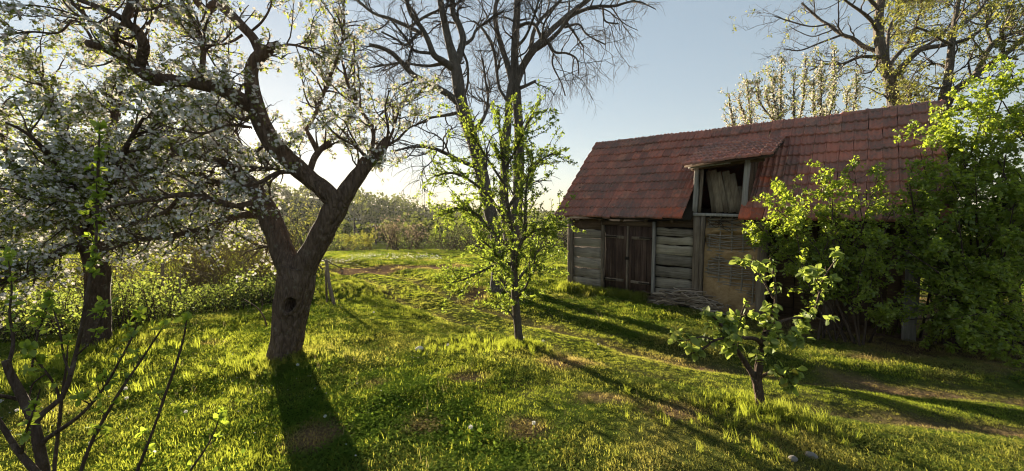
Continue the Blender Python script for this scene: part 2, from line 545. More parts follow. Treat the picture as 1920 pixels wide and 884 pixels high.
# ------------------------------------------------------------------ terrain
CTRL = [atz(*c) for c in [(530, 672, .55), (975, 648, .45), (1425, 768, .60), (932, 545, .04), (1068, 540, 0), (1690, 640, 0), (1300, 590, 0),
        (180, 650, .30), (330, 605, .40), (640, 575, .22), (680, 530, .06), (650, 490, -.30), (1000, 486, -.40), (640, 474, -1.1), (1050, 481, -.65),
        (880, 602, .10), (1300, 690, .30), (1600, 722, .33), (1900, 745, .36), (1900, 865, .58), (740, 640, .48), (1180, 680, .42), (1100, 600, .05)]]
CTRL = [tuple(c) for c in CTRL] + [(0, 0, .75), (0, 2, .72), (-3, 2, .62), (3, 2, .66), (-6, 0, .5), (6, 0, .62), (-9, 4, .05), (-9, 9, -.2), (-4, 9, .0),
        (-12, 15, -.6), (-5, 16, -.25), (10, 4, .25), (10, 9, .05), (15, 15, -.1), (4, 15, -.05), (0, 31, -1.15), (-22, 30, -1.6), (20, 30, -.7),
        (0, 45, -2.1), (-32, 45, -2.9), (32, 45, -1.4), (-22, 0, .0), (22, 0, .4), (0, -10, .95), (-18, -10, .5), (18, -10, .8), (-40, 20, -1.5), (40, 20, 0)]
CTRL = np.array(CTRL)
def _tps(r2):
    return 0.5 * r2 * np.log(np.maximum(r2, 1e-12))
def _fit(P):
    n = len(P)
    r2 = ((P[:, None, :2] - P[None, :, :2]) ** 2).sum(-1)
    A = np.zeros((n + 3, n + 3))
    A[:n, :n] = _tps(r2) + np.eye(n) * 0.3
    A[:n, n] = 1; A[:n, n + 1:] = P[:, :2]
    A[n:, :n] = A[:n, n:].T
    return np.linalg.solve(A, np.concatenate([P[:, 2], np.zeros(3)]))
WT = _fit(CTRL)
TRACK = smooth_line(np.array([atz(*c) for c in [(560, 480, -.6), (690, 505, -.15), (790, 545, .03), (900, 582, .06), (1050, 625, .14), (1250, 675, .28), (1500, 712, .33), (1750, 735, .35), (2050, 765, .4), (2600, 840, .5)]]), 90)
def seg_dist(x, y, L):
    d = np.full(x.shape, 1e9)
    s = np.zeros(x.shape)
    for a, b in zip(L[:-1], L[1:]):
        ab = b[:2] - a[:2]
        t = np.clip(((x - a[0]) * ab[0] + (y - a[1]) * ab[1]) / (ab @ ab), 0, 1)
        px, py = x - a[0] - t * ab[0], y - a[1] - t * ab[1]
        dd = np.hypot(px, py)
        sg = np.sign(px * ab[1] - py * ab[0])
        m = dd < d
        d = np.where(m, dd, d); s = np.where(m, sg, s)
    return d * s
def sstep(a, b, x):
    t = np.clip((x - a) / (b - a), 0, 1)
    return t * t * (3 - 2 * t)
def crest_px(a):
    return np.interp(a, [-3, -1.6, -1.0, -.60, -.37, -.28, -.22, -.15, 0, .3, 1, 3], [50, 60, 68, 54, 34, 25, 13, 4, -2, -4, 0, 0])
def far_z(x, y):
    yy = np.maximum(y, 20)
    z = -2.0 - 0.07 * (np.clip(yy, 45, 110) - 45)
    top = EYE + crest_px(x / yy) / F * 235.0 - 8.0
    s = sstep(120, 238, yy)
    z = z * (1 - s) + top * s
    return z - sstep(250, 420, yy) * 10
def ground(x, y, detail=True):
    x = np.asarray(x, dtype=float); y = np.asarray(y, dtype=float)
    xs, ys = np.clip(x, -45, 45), np.clip(y, -14, 60)
    n = len(CTRL)
    z = WT[n] + WT[n + 1] * xs + WT[n + 2] * ys
    for i in range(n):
        z = z + WT[i] * _tps((xs - CTRL[i, 0]) ** 2 + (ys - CTRL[i, 1]) ** 2)
    f = np.maximum(sstep(34, 60, y), sstep(30, 50, np.abs(x)) * sstep(10, 30, y))
    z = z * (1 - f) + far_z(x, y) * f
    if detail:
        near = 1 - sstep(25, 60, np.hypot(x, y))
        q = np.stack([x * 1.0, y * 1.0, 0 * x], -1)
        z = z + near * (.030 * vnoise(q * 2.1) + .022 * vnoise(q * 4.3 + 5.) + .010 * vnoise(q * 9.7 + 1.))
        w = near * (np.abs(x) < 30) * (np.abs(y) < 40)
        m = w > 0
        d = np.full(x.shape, 9.0)
        if m.any(): d[m] = seg_dist(x[m], y[m], TRACK)
        z = z - w * (.15 * sstep(1.35, .85, np.abs(d)) + .07 * np.exp(-((np.abs(d) - .58) / .17) ** 2) - .02 * np.exp(-(d / .28) ** 2))
        # flat pad under the barn
        bx, by = blocal(x, y)
        ins = sstep(-.5, .1, bx) * sstep(7.8, 7.2, bx) * sstep(-.35, .05, by) * sstep(5.2, 4.4, by)
        z = z * (1 - ins) + (-0.03) * ins
    return z
PATCH = [(1075, 682, .42, .22), (985, 800, .20, .10), (790, 792, .18, .10), (585, 815, .24, .13), (700, 725, .14, .06), (1265, 770, .35, .16), (1310, 668, .22, .08),
         (880, 705, .30, .10), (1700, 668, 1.2, .32), (1850, 690, .9, .28), (1560, 690, .6, .22), (470, 700, .3, .14), (380, 645, .35, .12), (900, 545, .5, .5), (1150, 745, .4, .12), (800, 490, .9, .18)]
def dirt_mask(x, y):
    x = np.asarray(x, dtype=float); y = np.asarray(y, dtype=float)
    d = np.full(x.shape, 9.0)
    m = (np.abs(x) < 30) & (np.abs(y) < 40)
    if m.any(): d[m] = seg_dist(x[m], y[m], TRACK)
    q = np.stack([x, y, 0 * x], -1)
    nz = vnoise(q * 3.1) * .5 + vnoise(q * 8.3 + 2) * .4
    right = sstep(2.0, 5.0, x)
    a = np.exp(-((np.abs(d) - .62) / .20) ** 2) * (.5 + .5 * right) * np.clip(.75 + .6 * nz, 0, 1)
    for (u, v, rx, ry) in PATCH:
        c = atz(u, v, float(ground0(u, v)))
        e = ((x - c[0]) / rx) ** 2 + ((y - c[1]) / max(ry, .12) / 1.6) ** 2
        a = np.maximum(a, np.clip(1.0 - e + nz * .9, 0, 1) * .85)
    # ploughed strip in the field and the bare ground along the barn and under the shrubs
    c = atz(752, 501, -.25); bx_ = (x - c[0]) / 3.4; by_ = (y - c[1] + .12 * (x - c[0])) / .85
    a = np.maximum(a, np.clip(1.3 - np.maximum(np.abs(bx_), np.abs(by_)) ** 4 + nz * .2, 0, 1))
    bx, by = blocal(x, y)
    a = np.maximum(a, sstep(4.4, 5.2, bx) * sstep(12, 8, bx) * sstep(-1.7, -.8, by) * sstep(6, 4, by) * np.clip(.8 + nz * .5, 0, 1))
    a = np.maximum(a, sstep(-.1, .15, bx) * sstep(7.6, 7.3, bx) * sstep(-.12, .02, by) * sstep(5, 4.4, by))
    return a
_g0 = {}
def ground0(u, v):
    """height where the pixel ray meets the ground"""
    if (u, v) in _g0: return _g0[(u, v)]
    z = 0.2
    for _ in range(12):
        p = atz(u, v, z)
        z = .5 * z + .5 * float(ground(p[0:1], p[1:2], False)[0])
    _g0[(u, v)] = z
    return z
def gp(u, v):
    return atz(u, v, ground0(u, v))
def on_ground(x, y):
    return float(ground(np.array([x]), np.array([y]))[0])

def axis_coords(lo, hi, fine_lo, fine_hi, step, grow):
    mid = list(np.arange(fine_lo, fine_hi + 1e-6, step))
    s, p, up = step, fine_hi, []
    while p < hi:
        s *= grow; p += s; up.append(p)
    s, p, dn = step, fine_lo, []
    while p > lo:
        s *= grow; p -= s; dn.append(p)
    return np.array(dn[::-1] + mid + up)
gx = axis_coords(-2500, 2500, -10, 10, .13, 1.09)
gy = axis_coords(-600, 3000, 1.5, 15, .13, 1.07)
GX, GY = np.meshgrid(gx, gy)
GZ = ground(GX.ravel(), GY.ravel()).reshape(GX.shape)
nX, nY = len(gx), len(gy)
idx = np.arange(nX * nY).reshape(nY, nX)
quads = np.stack([idx[:-1, :-1], idx[:-1, 1:], idx[1:, 1:], idx[1:, :-1]], -1).reshape(-1, 4)
me = np_mesh('ground', np.stack([GX, GY, GZ], -1).reshape(-1, 3), [quads])
at_ = me.attributes.new('dirt', 'FLOAT', 'POINT')
at_.data.foreach_set('value', dirt_mask(GX.ravel(), GY.ravel()).astype(np.float32))
g_o = link('ground', me, M['ground'], None, True)
tag(g_o, 'uneven orchard ground rolling down to the fields and the wooded hill', 'ground', kind='structure')

# the low sun itself, far outside the air of the valley
def ico(name, r, sub, loc, mat, parent=None):
    import bmesh
    bm = bmesh.new()
    bmesh.ops.create_icosphere(bm, subdivisions=sub, radius=r)
    me = bpy.data.meshes.new(name)
    bm.to_mesh(me); bm.free()
    o = link(name, me, mat, parent, True)
    o.location = loc
    return o
sd = np.array([-math.sin(math.radians(SUN_AZ)) * math.cos(math.radians(SUN_EL)), math.cos(math.radians(SUN_AZ)) * math.cos(math.radians(SUN_EL)), math.sin(math.radians(SUN_EL))])
so = ico('sun', 44.0, 3, tuple(np.array([0, 0, EYE]) + sd * 4000), M['sun'])
tag(so, 'low bright sun shining through the blossoming branches', 'sun', kind='structure')
# ------------------------------------------------------------------ the barn
barn = empty('barn', tuple(BC), 'old timber barn with sagging red tile roof and broken hatch dormer', 'barn')
barn.rotation_euler = (0, 0, math.atan2(EX[1], EX[0]))
BL, BWD = 7.1, 4.3                       # length along the front, depth
EAVE_Z, EAVE_Y, RIDGE_Y, RIDGE_Z = 2.05, -.30, 2.12, 4.41
SL = math.hypot(RIDGE_Y - EAVE_Y, RIDGE_Z - EAVE_Z)
SA = math.atan2(RIDGE_Z - EAVE_Z, RIDGE_Y - EAVE_Y)
rb = np.random.default_rng(11)
def board(name, mat, parent, a, b, w, t, up=(0, 0, 1), jit=.006, segs=4, label=None):
    """chamfered board from a to b; w = width along up, t = thickness"""
    a, b, up = (np.asarray(v, dtype=float) for v in (a, b, up))
    d = unit(b - a)
    up = unit(up - (up @ d) * d)
    nn = np.cross(d, up)
    c = min(.008, t * .25, w * .25)
    prof = [(-w / 2 + c, -t / 2), (w / 2 - c, -t / 2), (w / 2, -t / 2 + c), (w / 2, t / 2 - c), (w / 2 - c, t / 2), (-w / 2 + c, t / 2), (-w / 2, t / 2 - c), (-w / 2, -t / 2 + c)]
    V, Q = [], []
    for k in range(segs + 1):
        p = a + (b - a) * k / segs
        j1, j2, j3 = rb.normal(0, jit, 3)
        for (q, r) in prof:
            V.append(p + up * (q + j1 * .6 + (j3 if q > 0 else 0)) + nn * (r + j2 * .5))
    for k in range(segs):
        for i in range(8):
            Q.append([k * 8 + i, k * 8 + (i + 1) % 8, k * 8 + 8 + (i + 1) % 8, k * 8 + 8 + i])
    T = [(0, i + 1, i) for i in range(1, 7)] + [(segs * 8, segs * 8 + i, segs * 8 + i + 1) for i in range(1, 7)]
    me = np_mesh(name, V, [Q, T])
    o = link(name, me, mat, parent)
    if label: o['label'] = label
    return o
# footing
g = Geo()
def boxgeo(g, x0, x1, y0, y1, z0, z1):
    V = np.array([[x, y, z] for z in (z0, z1) for y in (y0, y1) for x in (x0, x1)], dtype=float)
    g.add(V, [[0, 2, 3, 1], [4, 5, 7, 6], [0, 1, 5, 4], [2, 6, 7, 3], [0, 4, 6, 2], [1, 3, 7, 5]])
V, Q = [], []
nx = 40
for i in range(nx + 1):
    x = -.02 + 3.42 * i / nx
    w1, w2 = rb.normal(0, .012, 2)
    for (y, z) in ((-.10 + w1, -.35), (-.10 + w1, .04 + w2), (-.06 + w1, .085 + w2 * .5), (.12, .09)):
        V.append([x, y, z])
for i in range(nx):
    for j in range(3):
        Q.append([i * 4 + j, i * 4 + 4 + j, i * 4 + 5 + j, i * 4 + 1 + j])
g = Geo(); g.add(V, Q)
g.build('footing', M['concrete'], barn, True)
# back and end walls of weathered boards; inner walls in one near-black colour
wall_in = Geo()
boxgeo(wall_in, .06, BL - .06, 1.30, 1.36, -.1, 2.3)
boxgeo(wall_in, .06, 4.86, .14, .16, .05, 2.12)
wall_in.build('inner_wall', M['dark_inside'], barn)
for yb in (BWD - .04,):
    for k in range(24):
        x0 = .02 + k * BL / 24
        board('wall_board', M['plank_brown'], barn, (x0 + .14, yb, -.1), (x0 + .14, yb, 2.32), .285, .03, (1, 0, 0), .004, 2)
for xe in (0.03, BL - .03):
    for k in range(14):
        y0 = .15 + k * (BWD - .2) / 14
        hgt = 2.3 + (RIDGE_Z - 2.45) * (1 - abs(y0 + .14 - RIDGE_Y) / 2.3)
        board('wall_board', M['plank_brown'], barn, (xe, y0 + .14, -.1), (xe, y0 + .14, hgt), .285, .03, (0, 1, 0), .004, 2)
# front: corner post, horizontal planks, door, plank bay, twin posts
board('corner_post', M['post'], barn, (.05, .0, -.12), (.03, .0, 2.02), .15, .16, (1, 0, 0), .006)
board('top_beam', M['plank_brown'], barn, (-.25, .03, 2.13), (3.40, .03, 2.12), .20, .16, (0, 0, 1), .008, 8)
LEFT = [(.09, .36, 'plank'), (.37, .64, 'plank'), (.645, .93, 'plank'), (.94, 1.23, 'plank'), (1.24, 1.47, 'plank_pale'), (1.48, 1.72, 'plank'), (1.73, 2.02, 'plank_brown')]
for (z0, z1, m) in LEFT:
    dy = rb.normal(0, .008)
    board('plank', M[m], barn, (.13, .03 + dy, (z0 + z1) / 2 + rb.normal(0, .006)), (1.02, .03 + dy, (z0 + z1) / 2 + rb.normal(0, .006)), z1 - z0 - .016, .07, (0, 0, 1), .010, 6)
RIGHT = [(.08, .34, 'plank'), (.35, .62, 'plank'), (.63, .90, 'plank'), (.91, 1.17, 'plank'), (1.18, 1.42, 'plank_pale'), (1.43, 1.63, 'plank_pale'), (1.64, 1.84, 'plank'), (1.85, 2.02, 'plank_brown')]
for (z0, z1, m) in RIGHT:
    dy = rb.normal(0, .008)
    board('plank', M[m], barn, (2.50, .03 + dy, (z0 + z1) / 2 + rb.normal(0, .006)), (3.40, .03 + dy, (z0 + z1) / 2 + rb.normal(0, .006)), z1 - z0 - .016, .07, (0, 0, 1), .010, 6)
board('jamb', M['post'], barn, (1.055, .0, .07), (1.05, .0, 2.02), .07, .10, (1, 0, 0), .004)
board('jamb', M['grey_wood'], barn, (2.455, -.02, .0), (2.455, -.02, 1.98), .07, .11, (1, 0, 0), .004)
board('lintel', M['plank_brown'], barn, (1.03, .0, 1.93), (2.48, .0, 1.92), .13, .10, (0, 0, 1), .006)
board('threshold', M['plank_brown'], barn, (1.0, -.02, .10), (2.5, -.02, .09), .05, .16, (0, 0, 1), .005)
for (x0, x1) in ((1.10, 1.735), (1.785, 2.41)):
    leaf = empty('door', (0, 0, 0))
    leaf.parent = barn
    leaf['label'] = 'dark brown plank leaf of the double barn door'
    n = 4
    wd = (x1 - x0) / n
    for k in range(n):
        board('plank', M['door'], leaf, (x0 + wd * (k + .5), .045 + rb.normal(0, .004), .14 + abs(rb.normal(0, .012))), (x0 + wd * (k + .5), .045, 1.85), wd - .010, .03, (1, 0, 0), .003, 3)
    board('batten', M['post'], leaf, (x0 + .03, .012, 1.56 + rb.normal(0, .01)), (x1 - .08, .012, 1.55), .075, .03, (0, 0, 1), .004)
    board('batten', M['post'], leaf, (x0 + .03, .012, .40 + rb.normal(0, .01)), (x1 - .08, .012, .41), .075, .03, (0, 0, 1), .004)
    board('stile', M['door'], leaf, (x1 - .045 if x0 < 1.5 else x0 + .045, .012, .15), (x1 - .045 if x0 < 1.5 else x0 + .045, .012, 1.84), .07, .035, (1, 0, 0), .003)
for (hx, hl) in ((1.10, .34), (2.41, -.34)):
    for hz in (1.56, .40):
        board('hinge', M['dark_inside'], barn, (hx, -.008, hz), (hx + hl, -.008, hz + .005), .035, .008, (0, 0, 1), .001, 2)
board('door_post', M['post'], barn, (1.76, .0, .12), (1.76, .0, 1.86), .045, .09, (1, 0, 0), .003)
lk = Geo()
boxgeo(lk, 1.70, 1.80, -.05, -.03, .98, 1.06)
lk.build('latch', M['dark_inside'], barn)
for (x, w) in ((3.46, .14), (3.575, .085)):
    board('post', M['post'], barn, (x, -.03, -.1), (x + rb.normal(0, .01), -.03, 2.15), w, .13, (1, 0, 0), .007, 6)
board('post', M['post'], barn, (4.77, -.02, -.1), (4.76, -.02, 2.12), .18, .16, (1, 0, 0), .008, 6)
board('post', M['grey_wood'], barn, (7.0, -.02, -.1), (6.98, -.02, 2.1), .17, .17, (1, 0, 0), .008, 6)
board('post', M['post'], barn, (5.9, -.0, -.1), (5.9, -.0, 2.1), .14, .14, (1, 0, 0), .008, 6)
board('wall_plate', M['plank_brown'], barn, (4.42, .02, 2.06), (7.25, .02, 2.05), .18, .16, (0, 0, 1), .008, 8)
for k in range(12):
    x0 = 4.90 + k * .183
    board('wall_board', M['plank_brown'], barn, (x0 + .09, .75, -.1), (x0 + .09, .75, 2.2), .178, .03, (1, 0, 0), .004, 2)
# wattle and daub panel
wat = empty('wattle_panel', (0, 0, 0)); wat.parent = barn
wat['label'] = 'ochre clay daub panel with woven wattle showing through'
X0, X1 = 3.63, 4.67
for k in range(5):
    x = X0 + .08 + k * (X1 - X0 - .16) / 4
    P = np.stack([smooth_line([[x + rb.normal(0, .01), .035, .0], [x + rb.normal(0, .015), .035, 1.0], [x, .035, 2.14]], 6)])
    g = Geo(); tubes(g, P, np.full((1, 6), .017), 6, True)
    g.build('stake', M['rod'], wat, True)
nr = 46
for k in range(nr):
    z = .12 + 1.98 * k / nr + rb.normal(0, .007)
    ph = k % 2
    xs = np.linspace(X0 + rb.uniform(0, .05), X1 - rb.uniform(0, .05), 13)
    yy = .035 + .020 * np.cos((xs - X0 - .08) / ((X1 - X0 - .16) / 4) * math.pi + ph * math.pi) + rb.normal(0, .003, 13)
    zz = z + np.cumsum(rb.normal(0, .005, 13)) - (.05 * np.sin((xs - X0) * 3.0) if 1.2 < z < 1.75 else 0)
    P = np.stack([np.stack([xs, yy, zz], 1)])
    g = Geo(); tubes(g, P, np.linspace(.016, .010, 13)[None] * rb.uniform(.8, 1.2), 5, True)
    g.build('rod', M['rod'], wat, True)
nx, nz = 64, 110
xs = np.linspace(X0 - .02, X1 + .02, nx); zs = np.linspace(-.05, 2.10, nz)
XX, ZZ = np.meshgrid(xs, zs)
q = np.stack([XX * 3.2, 0 * XX, ZZ * 4.6], -1)
nn = vnoise(q) * .6 + vnoise(q * 2.3 + 4) * .35 + vnoise(q * 5.1 + 1) * .18 + vnoise(q * 11 + 7) * .08
def blob(x, z, rx, rz):
    return np.exp(-((XX - x) / rx) ** 2 - ((ZZ - z) / rz) ** 2)
hole = .9 * blob(4.30, 1.55, .42, .16) + 1.0 * blob(4.05, 1.60, .55, .13) + .9 * blob(4.45, .82, .30, .28) + .7 * blob(3.90, 1.00, .15, .20) + 1.0 * blob(4.0, 2.0, .6, .12) + .8 * blob(4.62, .45, .1, .2)
yf = .000 + .10 * np.clip(hole * 1.9 - .28 + nn * .7, 0, 1) - .010 * nn
V = np.stack([XX, yf, ZZ], -1).reshape(-1, 3)
idx = np.arange(nx * nz).reshape(nz, nx)
Q = np.stack([idx[:-1, :-1], idx[:-1, 1:], idx[1:, 1:], idx[1:, :-1]], -1).reshape(-1, 4)
g = Geo(); g.add(V, Q)
g.build('daub', M['daub'], wat, True)
g = Geo()
for k in range(16):                                # loose brush stuffed above the panel
    p0 = np.array([rb.uniform(3.62, 3.95), -.02, rb.uniform(1.90, 2.1)])
    p1 = p0 + np.array([rb.uniform(.1, .5), rb.uniform(-.12, .02), rb.uniform(-.14, .08)])
    P = np.stack([smooth_line([p0, (p0 + p1) / 2 + rb.normal(0, .04, 3), p1], 6)])
    tubes(g, P, np.full((1, 6), .006), 4)
g.build('brush_wad', M['twig_brown'], wat)['kind'] = 'stuff'

# roof: deck, rafters, tiles
roof = empty('roof', (0, 0, 0)); roof.parent = barn
roof['label'] = 'moss-stained red clay tile roof with shed dormer'
def rp(x, s, lift=0.0):
    """point on the front slope, s metres up from the eave"""
    return np.array([x, EAVE_Y + s * math.cos(SA) - lift * math.sin(SA), EAVE_Z + s * math.sin(SA) + lift * math.cos(SA)])
RX0, RX1 = -.34, 7.45
DX0, DX1 = 3.18, 4.92          # dormer roof
OX0, OX1 = 3.38, 4.42          # dormer opening
DS = 2.72                      # where the dormer roof meets the slope, metres up
def deck(x0, x1, s0, s1):
    g = Geo()
    V = [rp(x0, s0, -.06), rp(x1, s0, -.06), rp(x1, s1, -.06), rp(x0, s1, -.06), rp(x0, s0, -.012), rp(x1, s0, -.012), rp(x1, s1, -.012), rp(x0, s1, -.012)]
    g.add(V, [[0, 3, 2, 1], [4, 5, 6, 7], [0, 1, 5, 4], [1, 2, 6, 5], [2, 3, 7, 6], [3, 0, 4, 7]])
    g.build('roof_deck', M['dark_inside'], roof)
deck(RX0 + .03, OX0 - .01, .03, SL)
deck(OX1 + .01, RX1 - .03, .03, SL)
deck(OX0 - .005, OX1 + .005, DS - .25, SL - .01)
g = Geo()                                          # rear slope
def rpb(x, s, lift): return np.array([x, 2 * RIDGE_Y - EAVE_Y - s * math.cos(SA) + lift * math.sin(SA), EAVE_Z + s * math.sin(SA) + lift * math.cos(SA)])
for (a, b_) in ((RX0, RX1),):
    V = [rpb(a, 0, 0), rpb(b_, 0, 0), rpb(b_, SL, 0), rpb(a, SL, 0), rpb(a, 0, .04), rpb(b_, 0, .04), rpb(b_, SL, .04), rpb(a, SL, .04)]
    g.add(V, [[0, 1, 2, 3], [4, 7, 6, 5], [0, 4, 5, 1], [1, 5, 6, 2], [2, 6, 7, 3], [3, 7, 4, 0]])
g.build('rear_slope', M['tile'], roof)
for k in range(13):
    x = RX0 + .12 + k * (RX1 - RX0 - .24) / 12
    if OX0 - .1 < x < OX1 + .1: continue
    board('rafter', M['plank_brown'], roof, rp(x, .02, -.10), rp(x, SL, -.10), .08, .07, (0, 0, 1), .004, 2)
board('barge_board', M['plank_brown'], roof, rp(RX0 + .005, .0, -.07), rp(RX0 + .005, SL, -.07), .13, .025, (0, 0, 1), .003, 4)
board('barge_board', M['plank_brown'], roof, rp(RX1 - .005, .0, -.07), rp(RX1 - .005, SL, -.07), .13, .025, (0, 0, 1), .003, 4)
board('ridge_beam', M['plank_brown'], roof, (RX0 + .1, RIDGE_Y, RIDGE_Z - .14), (RX1 + .36, RIDGE_Y, RIDGE_Z - .10), .12, .10, (0, 0, 1), .004, 6)
def tile_mesh(w, ln, name):
    """interlocking pan tile: two raised rolls and a side rib, butt edge at y=0, z up"""
    prof = [(-.5, .006), (-.47, .026), (-.41, .032), (-.35, .010), (-.20, .000), (-.12, .014), (-.05, .028), (.02, .014), (.09, .001), (.28, .000), (.35, .008), (.40, .026), (.46, .028), (.505, .008)]
    V, Q = [], []
    n = len(prof)
    for (yy, dz) in ((0.0, .042), (.03, .046), (ln, .004)):
        for (px, pz) in prof: V.append([px * w, yy, pz + dz])
    for (px, pz) in prof: V.append([px * w, .0, pz * .3 + .002])
    for k in range(n - 1):
        Q.append([k, k + 1, n + k + 1, n + k]); Q.append([n + k, n + k + 1, 2 * n + k + 1, 2 * n + k])
        Q.append([3 * n + k, 3 * n + k + 1, k + 1, k])
    return np_mesh(name, V, [Q])
NCOL, NROW = 35, 10
TW, EXPO = (RX1 - RX0) / NCOL, SL / NROW
tm = [tile_mesh(TW, EXPO + .07, 'tile') for _ in range(1)][0]
tm.materials.append(M['tile'])
tmr = tm.copy(); tmr.materials.clear(); tmr.materials.append(M['tile_red'])
RMAT = Matrix.Rotation(SA, 4, 'X')
spots = []
for r in range(NROW):
    for c in range(NCOL):
        x = RX0 + TW * (c + .5)
        s = r * EXPO
        if OX0 - .06 < x < OX1 + .02 and s < DS - .34: continue
        if DX0 + .02 < x < DX1 - .02 and 1.72 < s < DS - .25 and not x > OX1: continue
        spots.append((x, s, r, c))
# the pieces that show largest stay single tiles; the rest of the field is one mass
dist = [np.linalg.norm(bw(*rp(x, s)) - np.array([0, 0, EYE])) for (x, s, r, c) in spots]
order = np.argsort(dist)
single = set(order[:255].tolist())
RED = {(0, 13), (0, 14), (0, 15), (3, 22), (1, 33), (4, 24), (0, 21), (0, 22), (1, 21), (2, 20)}
mass = Geo()
tv = np.empty(len(tm.vertices) * 3, dtype=np.float32); tm.vertices.foreach_get('co', tv); tv = tv.reshape(-1, 3)
tq = np.array([p.vertices[:] for p in tm.polygons])
for i, (x, s, r, c) in enumerate(spots):
    sag = -.05 * math.sin(math.pi * (x - RX0) / (RX1 - RX0)) * math.sin(math.pi * min(1, s / SL)) + .012 * math.sin(x * 2.3 + r * .4) + .045
    mt = Matrix.Translation(Vector(rp(x + rb.normal(0, .003), s + rb.normal(0, .006) - .01, sag + abs(rb.normal(0, .003))))) @ RMAT @ Matrix.Rotation(rb.normal(0, .012), 4, 'Z') @ Matrix.Rotation(rb.normal(0, .012), 4, 'Y')
    if rb.random() < .05: mt = mt @ Matrix.Translation((0, -rb.uniform(.02, .06), .004)) @ Matrix.Rotation(rb.normal(0, .05), 4, 'Z')
    if r == 0 and rb.random() < .25: mt = mt @ Matrix.Rotation(rb.normal(0, .05), 4, 'Z')
    if i in single or (r, c) in RED:
        o = link('tile', tmr if (r, c) in RED else tm, None, roof)
        o.matrix_local = mt
    else:
        A = np.array(mt)
        mass.add(tv @ A[:3, :3].T + A[:3, 3], tq)
tf = mass.build('tile_field', M['tile'], roof)
tf['kind'] = 'stuff'
# ridge caps
cap_v, cap_q = [], []
for (yy, rr_) in ((0, .118), (.035, .126), (.07, .100), (.42, .086)):
    for k in range(9):
        a = math.pi * (k / 8) * 1.1 - .05 * math.pi
        cap_v.append([yy, -math.cos(a) * rr_, math.sin(a) * rr_ * .85])
for i in range(3):
    for k in range(8): cap_q.append([i * 9 + k, i * 9 + k + 1, i * 9 + 10 + k, i * 9 + 9 + k])
cme = np_mesh('ridge_tile', cap_v, [cap_q]); cme.materials.append(M['tile'])
ncap = 20
for k in range(ncap):
    o = link('ridge_tile', cme, None, roof, True)
    x = RX1 - (k + 1) * (RX1 - RX0) / ncap
    o.location = (x, RIDGE_Y + rb.normal(0, .004), RIDGE_Z + .005 - .045 * math.sin(math.pi * k / ncap) + .010 * math.sin(k * .9) + rb.normal(0, .006))
    o.rotation_euler = (rb.normal(0, .04), rb.normal(0, .02), rb.normal(0, .02))

# dormer
dor = empty('dormer', (0, 0, 0)); dor.parent = barn
dor['label'] = 'shed dormer with a broken plank hatch in the roof'
FZ0, FZ1 = 3.27, 3.38
top = rp(0, DS, .05)
def dp(x, t, lift=0.0):
    """dormer roof: t 0 at the front edge, 1 where it meets the main slope"""
    zf = FZ0 + (FZ1 - FZ0) * (x - DX0) / (DX1 - DX0)
    return np.array([x, -.36 + (top[1] + .36) * t, zf + (top[2] - zf) * t + lift])
g = Geo()
V = [dp(DX0 + .03, .02, -.055), dp(DX1 - .03, .02, -.055), dp(DX1 - .03, 1, -.055), dp(DX0 + .03, 1, -.055), dp(DX0 + .03, .02, -.02), dp(DX1 - .03, .02, -.02), dp(DX1 - .03, 1, -.02), dp(DX0 + .03, 1, -.02)]
g.add(V, [[0, 3, 2, 1], [4, 5, 6, 7], [0, 1, 5, 4], [1, 2, 6, 5], [2, 3, 7, 6], [3, 0, 4, 7]])
g.build('dormer_deck', M['plank_brown'], dor)
DC, DR = 8, 7
dw = (DX1 - DX0) / DC
dl = np.linalg.norm(dp(4, 1) - dp(4, 0)) / DR
dm = tile_mesh(dw, dl + .05, 'tile'); dm.materials.append(M['tile'])
for r in range(DR):
    for c in range(DC):
        x = DX0 + dw * (c + .5)
        p = dp(x, r / DR - .01, abs(rb.normal(0, .004)))
        q1 = dp(x, min(1, (r + 1) / DR)); q0 = dp(x, r / DR)
        a = math.atan2(q1[2] - q0[2], q1[1] - q0[1])
        o = link('tile', dm, None, dor)
        o.matrix_local = Matrix.Translation(Vector(p)) @ Matrix.Rotation(-math.atan2(FZ1 - FZ0, DX1 - DX0), 4, 'Y') @ Matrix.Rotation(a + .02, 4, 'X') @ Matrix.Rotation(rb.normal(0, .035), 4, 'Z') @ Matrix.Rotation(rb.normal(0, .03), 4, 'Y')
board('sill', M['grey_wood'], dor, (OX0 - .02, -.05, 2.17), (OX1 + .02, -.05, 2.16), .07, .14, (0, 0, 1), .004)
board('frame_post', M['grey_wood'], dor, (OX0 + .01, -.03, 2.14), (OX0 + .03, -.03, 3.26), .09, .10, (1, 0, 0), .005)
board('frame_post', M['post'], dor, (OX0 + .10, .0, 2.2), (OX0 + .13, .0, 3.24), .06, .06, (1, 0, 0), .005)
board('frame_post', M['grey_wood'], dor, (OX1 - .05, -.03, 2.2), (OX1 + .0, -.03, 3.33), .10, .10, (1, 0, 0), .005)
board('head_beam', M['grey_wood'], dor, (DX0 + .10, -.24, 3.235), (DX0 + .95, -.24, 3.29), .055, .04, (0, 0, 1), .004)
board('head_beam', M['plank_brown'], dor, (OX0 - .1, -.03, 3.22), (OX1 + .3, -.03, 3.33), .07, .09, (0, 0, 1), .004)
for xs_ in (OX0 - .02, OX1 + .03):                  # cheeks boarded down to the roof slope
    for k in range(6):
        y0 = .02 + k * .2
        z0 = rp(0, 0)[2] + (y0 + .1 - EAVE_Y) * math.tan(SA) - .12
        z1 = float(dp(xs_, 0)[2]) + (y0 + .46) / (top[1] + .36) * (top[2] - float(dp(xs_, 0)[2])) - .06
        if z1 - z0 < .08: break
        board('cheek_board', M['plank_brown'], dor, (xs_, y0 + .1, z0), (xs_, y0 + .1, z1), .195, .025, (0, 1, 0), .003, 2)
